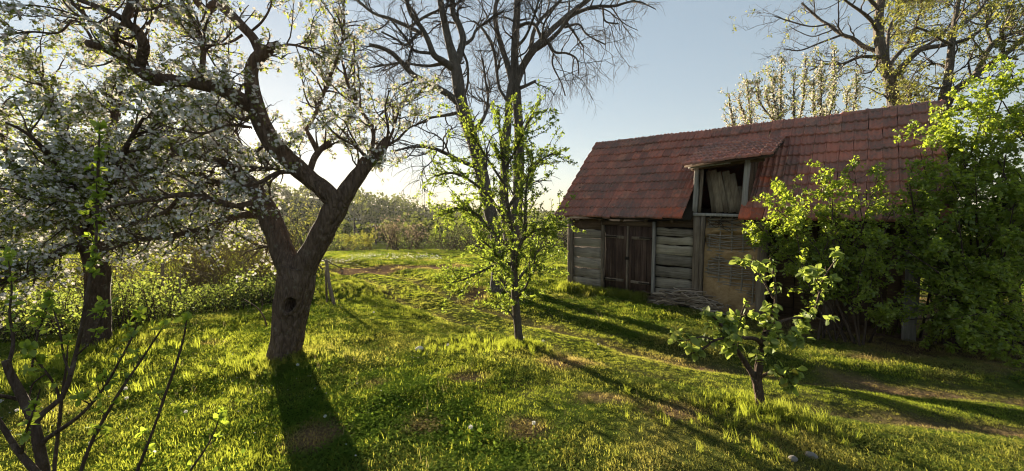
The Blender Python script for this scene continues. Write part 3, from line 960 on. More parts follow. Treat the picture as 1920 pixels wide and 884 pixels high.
hat = [(3.76, 2.22, 3.58, 3.17, .12, .16), (3.88, 2.22, 3.68, 3.19, .15, .14), (4.02, 2.22, 3.80, 3.14, .10, .13), (4.12, 2.22, 3.93, 3.15, .15, .17), (4.27, 2.22, 4.06, 3.08, .14, .13), (4.36, 2.22, 4.22, 2.80, .10, .12)]
for (xa, za, xb, zb, w, yy) in hat:
    board('hatch_plank', M['hatch'], dor, (xa, yy, za), (xb, yy + .10, zb), w, .022, (1, 0, 0), .003, 3)
# attic floor
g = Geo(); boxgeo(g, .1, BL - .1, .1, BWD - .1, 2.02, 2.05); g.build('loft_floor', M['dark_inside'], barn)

# ------------------------------------------------------------------ pile of sticks against the barn
rs = np.random.default_rng(5)
pc = gp(1268, 588)
pile = empty('brushwood_pile', tuple(pc), 'pile of dry grey branches heaped against the barn planks', 'brushwood')
def pile_stick(p0, p1, r0, bend=.05):
    mid = (p0 + p1) / 2 + rs.normal(0, bend, 3)
    P = smooth_line([p0, mid, p1], 8) + rs.normal(0, .004, (8, 3))
    g = Geo()
    tubes(g, P[None], np.linspace(r0, r0 * .45, 8)[None], 6, True)
    return g
bxp, byp = blocal(pc[0], pc[1])
for k in range(120):
    t = rs.uniform(-1, 1)
    hz = max(0, .42 * (1 - t * t)) * rs.uniform(0, 1) ** .7
    c = bw(bxp + .08 + t * .62, -.30 + rs.normal(0, .16), 0)
    c[2] = on_ground(c[0], c[1]) + .02 + hz
    ang_ = rs.normal(0.0, .38)
    d = EX * math.cos(ang_) + EY * math.sin(ang_) * .6 + np.array([0, 0, rs.normal(0, .12)])
    ln = rs.uniform(.35, 1.0) * (1 - .25 * abs(t))
    p0, p1 = c - d * ln / 2, c + d * ln / 2
    for p in (p0, p1):
        _, by_ = blocal(p[0], p[1])
        if by_ > -.14: p -= EY * (by_ + .14)
        p[2] = max(p[2], on_ground(p[0], p[1]) + .015)
    gg = pile_stick(p0, p1, rs.uniform(.008, .022))
    gg.build('stick', M['stick'], pile, True, origin=pc)
for (a, b_) in (((1205, 545), (1285, 575)), ((1222, 552), (1300, 562)), ((1265, 540), (1300, 590)), ((1200, 568), (1300, 580))):
    Yd = 9.55
    gg = pile_stick(at(*a, Yd), at(*b_, Yd - .3), .012, .03)
    gg.build('stick', M['stick'], pile, True, origin=pc)
#--PART3--
# ------------------------------------------------------------------ trees
def limbs_arrays(ctrls, Y0, K=14):
    P, R = zip(*[limb(c, Y0, K) for c in ctrls])
    return np.stack(P), np.stack(R)
def tree(name, base, label, cat='tree', group=None):
    return empty(name, tuple(base), label, cat, group)
def blossoms(rng, gf, gl, pos, tan, fsize=(.016, .024), per=5, lper=4, lsize=(.025, .045), spread=.035):
    """apple-like spurs: a cluster of flowers with a few leaves round it"""
    M_ = len(pos)
    for k in range(per):
        off = rng.normal(0, spread, (M_, 3)) + np.array([0, 0, spread * .5])
        nr = unit(off) + rng.normal(0, .5, (M_, 3)) + np.array([0, 0, .25])
        ax = rng.normal(0, 1, (M_, 3))
        keep = rng.random(M_) < .85
        scatter(gf, FLOWER, (pos + off)[keep], ax[keep], nr[keep], rng.uniform(*fsize, M_)[keep])
    for k in range(lper):
        leaves_on(rng, gl, pos + rng.normal(0, spread * .6, (M_, 3)), tan, lsize, LEAF4, .9, 0.05)

# --- old forked apple tree
r1 = np.random.default_rng(21)
A0 = gp(530, 672)
YA = A0[1]
apple = tree('apple_tree', A0, 'old forked apple tree in blossom with a knot hole in its trunk')
T_main = [
    [(526, 700, 78), (530, 672, 60), (536, 640, 55), (542, 600, 57), (549, 560, 62), (555, 525, 68), (560, 500, 58)],
    [(552, 535, 46), (540, 500, 48), (527, 465, 44, .05), (512, 425, 42, .1), (498, 390, 40, .15), (482, 362, 34, .2), (462, 338, 26, .25)],
    [(560, 535, 46), (572, 500, 50), (592, 462, 46), (612, 420, 45), (628, 388, 48), (640, 372, 40)],
    [(622, 398, 36), (645, 368, 36), (666, 335, 32, .05), (690, 306, 26, .1), (710, 286, 22, .15), (722, 268, 17, .2), (727, 260, 13, .2)],
    [(636, 392, 36), (612, 362, 40, -.05), (576, 331, 38, -.1), (540, 300, 36, -.15), (512, 270, 35, -.2), (492, 236, 33, -.22), (480, 200, 32, -.25), (472, 160, 26, -.25), (472, 128, 24, -.25), (486, 106, 25, -.25), (506, 92, 20, -.25), (524, 84, 17, -.25)],
    [(492, 108, 20, -.25), (476, 74, 18, -.25), (455, 50, 18, -.25), (430, 25, 18, -.2), (406, 8, 17, -.2), (388, 20, 15, -.2), (370, 4, 13, -.25), (350, -30, 11, -.3), (330, -80, 8, -.3)],
    [(486, 212, 24, -.22), (462, 194, 28, -.3), (438, 180, 27, -.4), (400, 164, 25, -.5), (350, 155, 24, -.6), (310, 150, 24, -.7), (285, 148, 26, -.75), (262, 130, 23, -.8), (240, 112, 20, -.8), (215, 100, 18, -.85), (188, 88, 16, -.9), (166, 82, 14, -.9)],
]
T_mid = [
    [(376, 155, 11, -.55), (381, 95, 10, -.5), (372, 58, 9, -.5), (350, 25, 9, -.45), (335, 14, 8, -.4), (300, -6, 8, -.3), (270, -60, 6, -.2)],
    [(262, 130, 18, -.8), (268, 105, 20, -.85), (270, 84, 20, -.9), (256, 56, 18, -.95), (236, 40, 16, -1.0), (243, 18, 16, -1.0), (250, -5, 16, -1.0), (255, -80, 11, -1.0)],
    [(214, 95, 12, -.85), (218, 68, 9, -.9), (234, 40, 9, -.95)],
    [(250, 88, 9, -.85), (212, 70, 8, -.85), (176, 43, 8, -.8), (150, 20, 7, -.75), (126, -4, 7, -.7), (90, -60, 5, -.7)],
    [(230, 36, 12, -.95), (207, 23, 11, -.95), (175, 10, 10, -.95), (140, -3, 9, -.95), (80, -30, 6, -1.0)],
    [(176, 80, 6, -.9), (160, 54, 5, -.9), (138, 38, 5, -.9), (110, 62, 4, -.95), (58, 60, 4, -1.0), (10, 66, 3, -1.)],
    [(486, 382, 30, .1), (452, 388, 20, .0), (420, 382, 17, -.1), (382, 371, 14, -.2), (348, 365, 13, -.3), (307, 370, 11, -.35), (270, 377, 9, -.4), (236, 382, 7, -.4), (190, 392, 5, -.45)],
    [(498, 400, 26, .15), (450, 405, 17, .25), (412, 416, 14, .3), (362, 434, 11, .4), (325, 442, 10, .45), (285, 448, 8, .5), (250, 452, 7, .5), (200, 470, 4, .5)],
    [(340, 366, 9, -.3), (310, 398, 9, -.2), (270, 408, 7, -.2), (235, 425, 5, -.2)],
    [(474, 358, 24, .2), (442, 318, 18, .3), (416, 304, 16, .35), (378, 296, 12, .4), (330, 285, 10, .5), (310, 265, 8, .55), (280, 240, 6, .6)],
    [(466, 345, 18, .22), (455, 330, 18, .3), (420, 345, 12, .4), (380, 330, 9, .6), (330, 320, 6, .8)],
    [(578, 330, 15, -.05), (588, 300, 13, 0), (600, 282, 12, .05), (618, 266, 9, .1)],
    [(596, 286, 11, .05), (582, 258, 10, .1), (572, 245, 9, .1), (588, 222, 8, .15), (604, 182, 8, .2), (618, 145, 7, .2), (636, 100, 7, .2), (645, 57, 6, .2), (644, 2, 5, .2), (648, -70, 4, .2)],
    [(690, 304, 12, .1), (698, 276, 10, .15), (700, 250, 9, .2), (690, 226, 8, .2), (680, 212, 8, .25), (657, 170, 7, .3), (647, 136, 6, .3), (636, 90, 4, .3)],
    [(690, 300, 9, .1), (668, 276, 6, .0), (640, 260, 5, -.1), (610, 235, 4, -.2), (590, 220, 3, -.2)],
    [(668, 320, 8, .05), (676, 300, 6, .1), (692, 290, 5, .15)],
    [(560, 320, 14, -.1), (520, 325, 10, -.3), (492, 340, 8, -.4), (455, 350, 6, -.5)],
    [(470, 150, 9, -.25), (452, 165, 5, -.3), (445, 190, 4, -.35), (440, 210, 3, -.35)],
    [(520, 88, 6, -.25), (545, 84, 5, -.2), (575, 92, 4, -.1), (610, 110, 3, 0)],
    [(455, 66, 6, -.25), (430, 80, 5, -.3), (390, 86, 5, -.4), (345, 78, 3, -.5)],
    [(470, 60, 5, -.25), (492, 40, 5, -.3), (508, 10, 4, -.3), (512, -30, 3, -.3)],
    [(712, 290, 8, .15), (735, 250, 6, .3), (750, 200, 5, .4), (770, 160, 3, .4)],
    [(410, 160, 8, -.5), (425, 130, 5, -.6), (418, 115, 4, -.65), (400, 100, 3, -.7)],
    [(320, 290, 6, .5), (300, 330, 5, .2), (270, 330, 4, .0), (230, 300, 3, -.2)],
    [(470, 240, 8, -.2), (430, 235, 6, -.5), (380, 250, 5, -.8), (320, 240, 3, -1.)],
    [(540, 455, 7, .1), (470, 470, 3, .1), (455, 480, 2, .1)],
    [(478, 215, 8, -.2), (455, 225, 6, .2), (430, 215, 5, .5), (395, 205, 4, .8), (350, 210, 3, 1.0)],
    [(505, 262, 9, -.2), (478, 285, 7, .2), (445, 285, 6, .5), (415, 262, 4, .8), (400, 235, 3, 1.0)],
    [(530, 295, 9, -.15), (500, 318, 7, .3), (470, 320, 6, .6), (445, 345, 4, .9), (420, 335, 3, 1.1)],
    [(470, 300, 6, .4), (450, 265, 4, .7), (440, 235, 3, .9), (425, 215, 2, 1.)],
    [(722, 275, 7, .2), (745, 262, 5, .3), (768, 240, 4, .4), (800, 228, 3, .4)],
    [(724, 268, 6, .2), (728, 240, 5, .1), (722, 205, 4, 0), (730, 170, 3, -.1)],
]
Pm, Rm = limbs_arrays(T_main, YA, 46)
Pd, Rd = limbs_arrays(T_mid, YA, 22)
Rm = Rm * .90; Rd = Rd * .82
g = Geo()
tubes(g, Pm[1:], Rm[1:], 22, True, wob=.13)
Pt, Rt = limbs_arrays(T_main[:1], YA, 110)
tubes(g, Pt, Rt, 72, True, wob=.13)
hole_c = at(545, 571, YA - .16)
V = np.concatenate(g.V)
rel = V - hole_c
dd = np.sqrt(np.maximum((rel[:, 0] / .050) ** 2 + (rel[:, 2] / .075) ** 2 - 1.0 * (rel[:, 0] / .050) * (rel[:, 2] / .075), 0))
front = rel[:, 1] < .14
push = np.where(front, np.where(dd < 1, .26 * (1 - dd ** 6), -.022 * np.exp(-((dd - 1.3) / .35) ** 2)), 0)
V[:, 1] += push
g.V = [V]
g.build('trunk', M['bark_apple'], apple, True, origin=A0)
P2, R2 = spawn(r1, Pd, Rd, 480, (.25, .85), (.4, 1.15), 8, .22, (0, 0, .04), .15, 1, .6, .012, .003)
Pk, Rk = spawn(r1, Pm[4:], Rm[4:], 40, (.25, .7), (.6, 1.3), 8, .25, (0, 0, .08), .25, 1, .3, .010, .003)
P2 = np.concatenate([P2, Pk]); R2 = np.concatenate([R2, Rk])
kk = off_sun(P2); P2, R2 = P2[kk], R2[kk]
P3, R3 = spawn(r1, P2, R2, 1900, (.10, .38), (.4, 1.2), 6, .3, (0, 0, .05), .1, 1, .6, .005, .0022)
kk = off_sun(P3, 24); P3, R3 = P3[kk], R3[kk]
g = Geo()
tubes(g, Pd, Rd, 10, True, wob=.12)
tubes(g, P2, R2, 6); tubes(g, P3, R3, 4)
g.build('branches', M['bark_apple'], apple, True, origin=A0)
gf, gl = Geo(), Geo()
pos, tan = sites(r1, P3, 3000, .2, 1)
pos2, tan2 = sites(r1, P2, 500, .3, 1)
pos, tan = np.concatenate([pos, pos2]), np.concatenate([tan, tan2])
kk = off_sun(pos, 26)
blossoms(r1, gf, gl, pos[kk], tan[kk], (.016, .025), 5, 5, (.022, .046), .028)
gf.build('blossoms', M['petal'], apple, origin=A0)
gl.build('crown', M['leaf_apple'], apple, origin=A0)

# --- dense blossoming apple tree at the left
r2 = np.random.default_rng(33)
B0 = gp(180, 650)
YB = B0[1]
apple2 = tree('apple_tree', B0, 'dense white blossoming apple tree with a short dark straight trunk')
L_main = [
    [(180, 665, 46), (181, 630, 40), (183, 590, 37), (184, 540, 36), (182, 500, 37), (176, 460, 36), (170, 430, 30)],
    [(178, 480, 26), (150, 462, 18, -.1), (112, 474, 14, -.3), (82, 496, 12, -.4), (57, 512, 10, -.5), (20, 528, 7, -.6), (-40, 540, 5, -.6)],
    [(172, 450, 26), (140, 400, 20, .0), (95, 365, 17, .1), (40, 365, 14, .2), (-10, 352, 11, .3), (-80, 330, 7, .4)],
    [(172, 445, 28), (160, 380, 22, .1), (135, 310, 17, .2), (110, 230, 12, .3), (85, 160, 8, .3), (70, 120, 5, .3)],
    [(174, 445, 26), (192, 380, 20, .2), (200, 300, 16, .5), (215, 220, 11, .7), (230, 150, 7, .8), (245, 120, 4, .8)],
    [(176, 455, 24), (215, 400, 18, .2), (262, 345, 13, .4), (310, 290, 9, .5), (345, 240, 6, .6), (365, 215, 4, .7)],
    [(176, 470, 20), (230, 440, 14, .4), (290, 410, 10, .7), (350, 395, 7, 1.0), (410, 395, 4, 1.2)],
    [(170, 450, 20), (150, 400, 16, -.4), (125, 340, 12, -.8), (90, 290, 9, -1.1), (50, 250, 6, -1.3), (10, 230, 4, -1.4)],
    [(174, 450, 20), (190, 400, 15, -.5), (215, 330, 11, -.9), (240, 270, 8, -1.2), (270, 220, 5, -1.3)],
    [(168, 440, 18), (120, 420, 14, .7), (60, 400, 10, 1.1), (0, 400, 7, 1.4), (-60, 380, 5, 1.6)],
    [(60, 366, 12, .15), (20, 300, 10, .1), (-10, 220, 8, 0), (-20, 150, 6, 0)],
]
Pm, Rm = limbs_arrays(L_main, YB, 26)
g = Geo(); tubes(g, Pm, Rm, 14, True, wob=.13)
g.build('trunk', M['bark_dark'], apple2, True, origin=B0)
P2, R2 = spawn(r2, Pm[1:], Rm[1:], 300, (.5, 1.15), (.4, 1.2), 9, .2, (0, 0, .02), .15, 1, .5, .014, .004)
P3, R3 = spawn(r2, P2, R2, 2000, (.2, .55), (.4, 1.2), 6, .28, (0, 0, .0), .1, 1, .6, .006, .0025)
g = Geo(); tubes(g, P2, R2, 6); tubes(g, P3, R3, 4)
g.build('branches', M['bark_dark'], apple2, True, origin=B0)
gf, gl = Geo(), Geo()
pos, tan = sites(r2, P3, 6000, .1, 1)
kk = off_sun(pos, 26)
blossoms(r2, gf, gl, pos[kk], tan[kk], (.021, .031), 4, 6, (.035, .062), .038)
gf.build('blossoms', M['petal'], apple2, origin=B0)
gl.build('crown', M['leaf_apple'], apple2, origin=B0)

# --- slim young tree in fresh leaf
r3 = np.random.default_rng(8)
S0 = gp(975, 648)
YS = S0[1]
slim = tree('young_fruit_tree', S0, 'slim young fruit tree in fresh yellow-green leaf beside the track')
S_main = [
    [(977, 665, 22), (974, 640, 17), (970, 600, 15), (966, 560, 14), (965, 515, 13), (962, 470, 11), (956, 420, 9), (950, 370, 7, .05), (944, 310, 7, .1), (938, 255, 5, .1), (934, 205, 3, .1)],
    [(961, 495, 8), (935, 496, 6, -.1), (915, 503, 5, -.2), (888, 516, 4, -.3), (862, 527, 3, -.4), (837, 531, 2, -.4)],
    [(960, 470, 9), (938, 450, 8, .05), (910, 422, 7, .1), (892, 402, 6, .15), (860, 390, 5, .2), (826, 400, 3, .3)],
    [(966, 510, 8), (972, 470, 7, -.1), (983, 440, 7, -.15), (985, 400, 6, -.2), (987, 350, 4, -.2), (1000, 295, 3, -.2)],
    [(979, 452, 6, -.1), (1000, 434, 5, -.2), (1022, 429, 4, -.3), (1050, 424, 3, -.4)],
    [(956, 425, 7), (925, 380, 6, .2), (890, 345, 5, .4), (850, 325, 4, .5), (815, 330, 2, .6)],
    [(952, 390, 6), (985, 340, 5, .3), (1015, 300, 4, .5), (1045, 285, 3, .6)],
    [(948, 350, 5, .1), (915, 300, 4, .0), (890, 260, 3, -.1), (870, 215, 2, -.2)],
    [(945, 320, 5, .1), (968, 280, 4, -.1), (985, 240, 3, -.2), (1000, 215, 2, -.2)],
    [(966, 540, 7), (945, 505, 5, -.4), (925, 470, 4, -.7), (900, 450, 3, -.9)],
    [(967, 530, 7), (990, 500, 5, .4), (1010, 470, 4, .6), (1030, 455, 3, .8)],
    [(968, 560, 6), (985, 540, 4, -.3), (1000, 500, 3, -.4), (1005, 470, 2, -.4)],
    [(968, 575, 6), (950, 545, 4, .3), (935, 520, 3, .5), (915, 500, 2, .6)],
    [(972, 610, 4), (955, 585, 3, -.1), (942, 570, 2, -.2), (935, 560, 1, -.2)],
]
Pm, Rm = limbs_arrays(S_main, YS, 20)
g = Geo(); tubes(g, Pm[:1], Rm[:1], 12, True, wob=.12); tubes(g, Pm[1:], Rm[1:], 8, False, wob=.1)
g.build('trunk', M['bark_young'], slim, True, origin=S0)
P2, R2 = spawn(r3, Pm, Rm, 360, (.25, .9), (.4, 1.2), 7, .22, (0, 0, .06), .3, 1, .6, .006, .0022)
g = Geo(); tubes(g, P2, R2, 5)
g.build('branches', M['bark_young'], slim, True, origin=S0)
gl = Geo()
pos, tan = sites(r3, P2, 4000, .05, 1)
for k in range(5):
    leaves_on(r3, gl, pos + r3.normal(0, .012, pos.shape), tan, (.018, .047), LEAF4, .85, .05, 1.1)
pos, tan = sites(r3, Pm[1:], 180, .3, 1)
for k in range(5):
    leaves_on(r3, gl, pos + r3.normal(0, .008, pos.shape), tan, (.022, .045), LEAF4, .85, .05, 1.15)
gl.build('crown', M['leaf_spring'], slim, origin=S0)

# --- small quince in the right foreground
r4 = np.random.default_rng(14)
Q0 = gp(1425, 768)
YQ = Q0[1]
quince = tree('quince_tree', Q0, 'small crooked quince tree with broad downy leaves in the foreground')
Q_main = [
    [(1426, 790, 26), (1425, 766, 23), (1424, 742, 22), (1420, 715, 21), (1424, 684, 17), (1427, 656, 14), (1436, 620, 11, .05), (1448, 590, 8, .1), (1454, 565, 7, .1), (1452, 522, 6, .1), (1444, 485, 4, .1)],
    [(1420, 722, 17), (1410, 700, 14), (1397, 680, 13, -.02), (1384, 660, 11, -.05), (1372, 642, 10, -.08), (1356, 614, 8, -.1), (1338, 596, 6, -.12), (1318, 584, 4, -.12)],
    [(1428, 648, 9), (1418, 636, 9, -.05), (1396, 634, 8, -.1), (1374, 633, 8, -.15), (1342, 638, 6, -.2), (1322, 652, 5, -.22), (1300, 662, 4, -.25), (1278, 668, 3, -.25)],
    [(1340, 638, 5, -.2), (1315, 632, 4, -.3), (1290, 638, 3, -.35), (1262, 640, 2, -.4)],
    [(1434, 625, 9), (1460, 605, 7, .1), (1490, 596, 6, .15), (1522, 594, 5, .2), (1534, 560, 5, .2), (1545, 521, 4, .2), (1566, 490, 3, .2)],
    [(1422, 710, 9), (1440, 700, 7, -.1), (1456, 698, 5, -.15), (1475, 712, 4, -.2), (1490, 730, 2, -.2)],
    [(1428, 660, 8), (1450, 640, 6, -.15), (1472, 630, 5, -.2), (1492, 640, 3, -.25)],
    [(1370, 640, 7, -.08), (1385, 612, 5, .05), (1392, 585, 4, .1), (1400, 565, 3, .1)],
    [(1450, 560, 5, .1), (1430, 525, 4, .1), (1412, 505, 3, .1), (1402, 495, 2, .1)],
    [(1525, 594, 4, .2), (1545, 600, 3, .2), (1560, 590, 2, .2)],
    [(1540, 540, 4, .2), (1525, 520, 3, .15), (1515, 510, 2, .1)],
]
Pm, Rm = limbs_arrays(Q_main, YQ, 20)
Rm = Rm * .78
g = Geo(); tubes(g, Pm[:3], Rm[:3], 12, True, wob=.16); tubes(g, Pm[3:], Rm[3:], 8, False, wob=.12)
g.build('trunk', M['bark_dark'], quince, True, origin=Q0)
P2, R2 = spawn(r4, Pm, Rm, 95, (.07, .19), (.5, 1.2), 5, .2, (0, 0, .12), .35, 1, .55, .004, .002)
g = Geo(); tubes(g, P2, R2, 5)
g.build('branches', M['bark_dark'], quince, True, origin=Q0)
gl = Geo()
pos, tan = sites(r4, P2, 260, .2, 1)
for k in range(4):
    leaves_on(r4, gl, pos + r4.normal(0, .012, pos.shape), tan, (.038, .078), LEAF12, .8, -.3, 1.15)
pos, tan = sites(r4, Pm[1:], 42, .5, 1)
for k in range(4):
    leaves_on(r4, gl, pos + r4.normal(0, .012, pos.shape), tan, (.038, .075), LEAF12, .8, -.3, 1.15)
gl.build('crown', M['leaf_quince'], quince, True, origin=Q0)

# --- two bare walnut trees behind the young tree
def walnut(name, base, Y0, main, mid, seed, label, n2, n3, n4, leafy=None, mat='bark_walnut', grav=-.10, L2=(.8, 2.2), L3=(.4, 1.2)):
    r = np.random.default_rng(seed)
    t = tree(name, base, label)
    Pm, Rm = limbs_arrays(main, Y0, 30)
    Pd, Rd = limbs_arrays(mid, Y0, 18)
    Rm = Rm * .84; Rd = Rd * .78
    g = Geo(); tubes(g, Pm, Rm, 14, True, wob=.10); tubes(g, Pd, Rd, 9, True, wob=.10)
    g.build('trunk', M[mat], t, True, origin=base)
    PA, RA = np.concatenate([smooth_k(Pm, 18), Pd]), np.concatenate([Rm[:, np.linspace(0, 29, 18).astype(int)], Rd])
    wt = np.concatenate([np.full(len(Pm), .35), np.ones(len(Pd))])
    P2, R2 = spawn(r, PA, RA, n2, L2, (.4, 1.1), 10, .20, (0, 0, .02), .30, 1, .5, .03, .008, wt)
    P3, R3 = spawn(r, P2, R2, n3, L3, (.4, 1.2), 8, .28, (0, 0, grav), .15, 1, .6, .014, .005)
    P4, R4 = spawn(r, P3, R3, n4, (.18, .6), (.4, 1.2), 6, .34, (0, 0, grav * 1.3), .1, 1, .65, .007, .0036)
    g = Geo(); tubes(g, P2, R2, 6); tubes(g, P3, R3, 4); tubes(g, P4, R4, 3)
    g.build('branches', M['twig_grey'], t, True, origin=base)
    return t, r, P3, P4
def smooth_k(P, k):
    return P[:, np.linspace(0, P.shape[1] - 1, k).astype(int)]
WA0 = gp(932, 547)
WA_main = [
    [(930, 565, 40), (931, 540, 32), (934, 500, 29), (932, 450, 28), (920, 400, 28), (908, 350, 29), (897, 300, 29), (884, 255, 29), (870, 215, 28), (862, 180, 27), (857, 140, 25), (852, 112, 22), (843, 85, 17), (835, 50, 16), (828, 15, 14), (818, -40, 12), (800, -110, 8)],
    [(856, 120, 18), (864, 95, 15, .1), (868, 72, 14, .2), (860, 45, 13, .3), (850, 25, 12, .4), (849, -10, 10, .5), (855, -80, 7, .6)],
    [(852, 130, 18), (832, 116, 15, -.2), (814, 104, 13, -.4), (803, 77, 12, -.5), (792, 55, 11, -.6), (770, 25, 9, -.8), (760, -5, 8, -.9), (740, -60, 6, -1)],
    [(872, 205, 17), (846, 182, 15, -.2), (820, 165, 14, -.4), (800, 154, 13, -.5), (775, 141, 12, -.7), (755, 120, 11, -.9), (735, 100, 10, -1.1), (715, 90, 9, -1.2), (692, 84, 7, -1.3)],
]
WA_mid = [
    [(802, 72, 10, -.5), (788, 62, 9, -.4), (760, 48, 9, -.3), (730, 35, 8, -.2), (702, 26, 7, -.1), (674, 4, 6, 0), (650, -20, 4, 0)],
    [(835, 118, 9, -.2), (806, 124, 7, 0), (780, 122, 6, .2), (755, 118, 6, .4), (720, 123, 5, .6), (688, 128, 3, .8)],
    [(800, 158, 9, -.5), (780, 182, 7, -.3), (750, 195, 6, -.2), (722, 208, 5, 0), (700, 228, 4, .2)],
    [(866, 210, 9), (838, 216, 7, .3), (806, 222, 5, .6), (780, 235, 4, .8)],
    [(866, 95, 7, .1), (876, 120, 6, .3), (877, 158, 5, .5), (869, 188, 3, .6)],
    [(868, 85, 9, .15), (885, 74, 7, .3), (893, 56, 6, .4), (915, 40, 5, .5), (945, 20, 4, .7)],
    [(890, 312, 12), (868, 304, 10, -.4), (840, 290, 9, -.8), (815, 279, 8, -1.2), (790, 275, 7, -1.5), (762, 278, 5, -1.8), (735, 285, 4, -2.0)],
    [(770, 50, 7, -.3), (800, 30, 6, 0), (845, 10, 5, .3)],
    [(880, 250, 10), (905, 225, 8, .5), (915, 190, 6, .8), (910, 150, 5, 1), (905, 110, 4, 1.2)],
    [(786, 62, 8, -.5), (760, 85, 6, -.8), (745, 75, 5, -1), (715, 60, 4, -1.2)],
    [(806, 100, 8, -.4), (776, 95, 6, -.9), (760, 70, 5, -1.3), (735, 40, 4, -1.6)],
]
WAt, rw, P3, P4 = walnut('walnut_tree', WA0, WA0[1], WA_main, WA_mid, 41, 'bare walnut tree whose grey trunk leans left behind the young tree', 130, 700, 2500, grav=-.04)
WB0 = gp(948, 543) + np.array([.35, .5, 0])
WB_main = [
    [(952, 565, 40), (950, 540, 33), (955, 480, 30), (965, 420, 27), (971, 370, 25), (973, 310, 23), (973, 255, 21), (970, 200, 20), (967, 160, 19), (965, 110, 16), (967, 60, 15), (970, 10, 14), (968, -50, 12), (975, -120, 9)],
    [(956, 470, 22), (946, 400, 20, -.1), (945, 340, 20, -.2), (948, 285, 18, -.2), (952, 230, 16, -.2), (954, 190, 16, -.15), (960, 150, 14, -.05), (964, 130, 12)],
    [(967, 160, 17), (978, 130, 16, .1), (990, 108, 16, .2), (1002, 92, 16, .3), (1025, 66, 12, .5), (1055, 38, 12, .7), (1082, 16, 10, .9), (1112, -8, 9, 1.1), (1150, -50, 6, 1.3)],
    [(958, 150, 12), (950, 118, 12, .3), (940, 85, 12, .5), (932, 60, 11, .6), (928, 20, 9, .7), (935, -20, 8, .8), (930, -80, 6, .9)],
]
WB_mid = [
    [(1000, 96, 12, .3), (1030, 76, 10, .2), (1052, 55, 9, .1), (1068, 32, 9, 0), (1092, 20, 8, -.1), (1120, 12, 7, -.2), (1152, 12, 6, -.3), (1192, 2, 4, -.4), (1230, 18, 2, -.4)],
    [(994, 100, 11, .2), (1000, 62, 9, .4), (1015, 36, 8, .6), (1050, 2, 7, .8), (1080, -40, 5, 1)],
    [(973, 50, 9), (988, 44, 8, -.2), (1002, 46, 8, -.3), (1010, 60, 7, -.4), (1016, 76, 6, -.5), (1020, 45, 5, -.7), (1040, 15, 4, -.9)],
    [(972, 166, 10), (984, 162, 8, -.1), (1005, 152, 6, -.2)],
    [(950, 188, 9, -.15), (936, 165, 7, .2), (931, 130, 7, .5), (925, 92, 7, .8), (906, 56, 6, 1.1), (888, 40, 5, 1.3)],
    [(1028, 78, 7, .2), (1040, 98, 6, .1), (1062, 100, 5, .0), (1082, 112, 4, -.1), (1085, 140, 3, -.1)],
    [(1038, 100, 5, .1), (1036, 122, 4, .2), (1052, 155, 3, .3), (1060, 180, 3, .4)],
    [(1058, 52, 6, .1), (1085, 46, 5, .0), (1100, 65, 4, -.1), (1135, 84, 3, -.2)],
    [(1130, 14, 5, -.2), (1135, 40, 4, -.2), (1160, 45, 3, -.3)],
    [(968, 90, 8), (985, 70, 6, -.4), (1000, 35, 5, -.8), (1010, 0, 4, -1.2)],
    [(1060, 40, 8, .7), (1075, 60, 5, .9), (1095, 90, 4, 1.1)],
]
WBt, rw, P3, P4 = walnut('walnut_tree', WB0, WB0[1], WB_main, WB_mid, 47, 'bare walnut tree with twin upright stems and drooping twigs left of the barn', 95, 520, 1900, grav=-.16)

# --- walnut trees behind the barn with yellow-green catkins
WC0 = np.array([*at(1680, 300, 14.0)[:2], 0.0]); WC0[2] = on_ground(WC0[0], WC0[1])
WC_main = [
    [(1690, 520, 40), (1688, 400, 34), (1684, 280, 30), (1680, 220, 28), (1673, 170, 24), (1664, 135, 21), (1652, 95, 19), (1646, 55, 17), (1650, 15, 15), (1655, -40, 12), (1660, -110, 8)],
    [(1672, 150, 15), (1690, 128, 12, -.2), (1712, 105, 11, -.4), (1730, 92, 10, -.5), (1775, 84, 8, -.8), (1820, 70, 7, -1), (1870, 30, 5, -1.3)],
    [(1655, 100, 11), (1636, 94, 9, .2), (1618, 87, 9, .3), (1600, 73, 8, .4), (1578, 65, 7, .6), (1552, 46, 6, .8), (1536, 36, 5, 1), (1503, 6, 4, 1.2)],
]
WC_mid = [
    [(1656, 108, 9), (1636, 107, 8, -.2), (1612, 107, 7, -.3), (1578, 121, 6, -.5), (1545, 121, 5, -.7), (1518, 133, 3, -.8)],
    [(1648, 62, 9), (1636, 42, 8, -.3), (1620, 26, 7, -.5), (1590, 5, 5, -.8), (1560, -20, 4, -1)],
    [(1664, 116, 8), (1664, 80, 7, .3), (1667, 58, 7, .4), (1676, 35, 5, .6), (1690, 5, 4, .8)],
    [(1668, 122, 10), (1685, 100, 8, .5), (1700, 84, 7, .8), (1720, 40, 5, 1.1), (1730, 0, 4, 1.3)],
    [(1700, 260, 10, .5), (1702, 200, 9, .5), (1706, 172, 8, .5), (1692, 146, 6, .6), (1680, 130, 4, .8)],
    [(1646, 108, 5), (1640, 130, 4, .3), (1620, 138, 3, .5), (1600, 130, 2, .6)],
    [(1578, 66, 5, .6), (1540, 80, 4, .3), (1500, 95, 3, .1), (1470, 92, 2, 0)],
    [(1552, 46, 4, .8), (1520, 50, 3, .6), (1480, 40, 3, .4), (1450, 30, 2, .3)],
    [(1730, 92, 7, -.5), (1770, 60, 5, -.2), (1800, 20, 4, 0)],
    [(1650, 20, 9), (1620, -10, 6, -.5), (1580, -30, 4, -.9)],
    [(1655, 0, 9), (1700, -20, 6, .5), (1760, -30, 4, .9)],
]
WCt, rw, P3, P4 = walnut('walnut_tree', WC0, 14.0, WC_main, WC_mid, 52, 'tall budding walnut tree rising behind the barn ridge', 100, 480, 1350, grav=-.02)
gl = Geo()
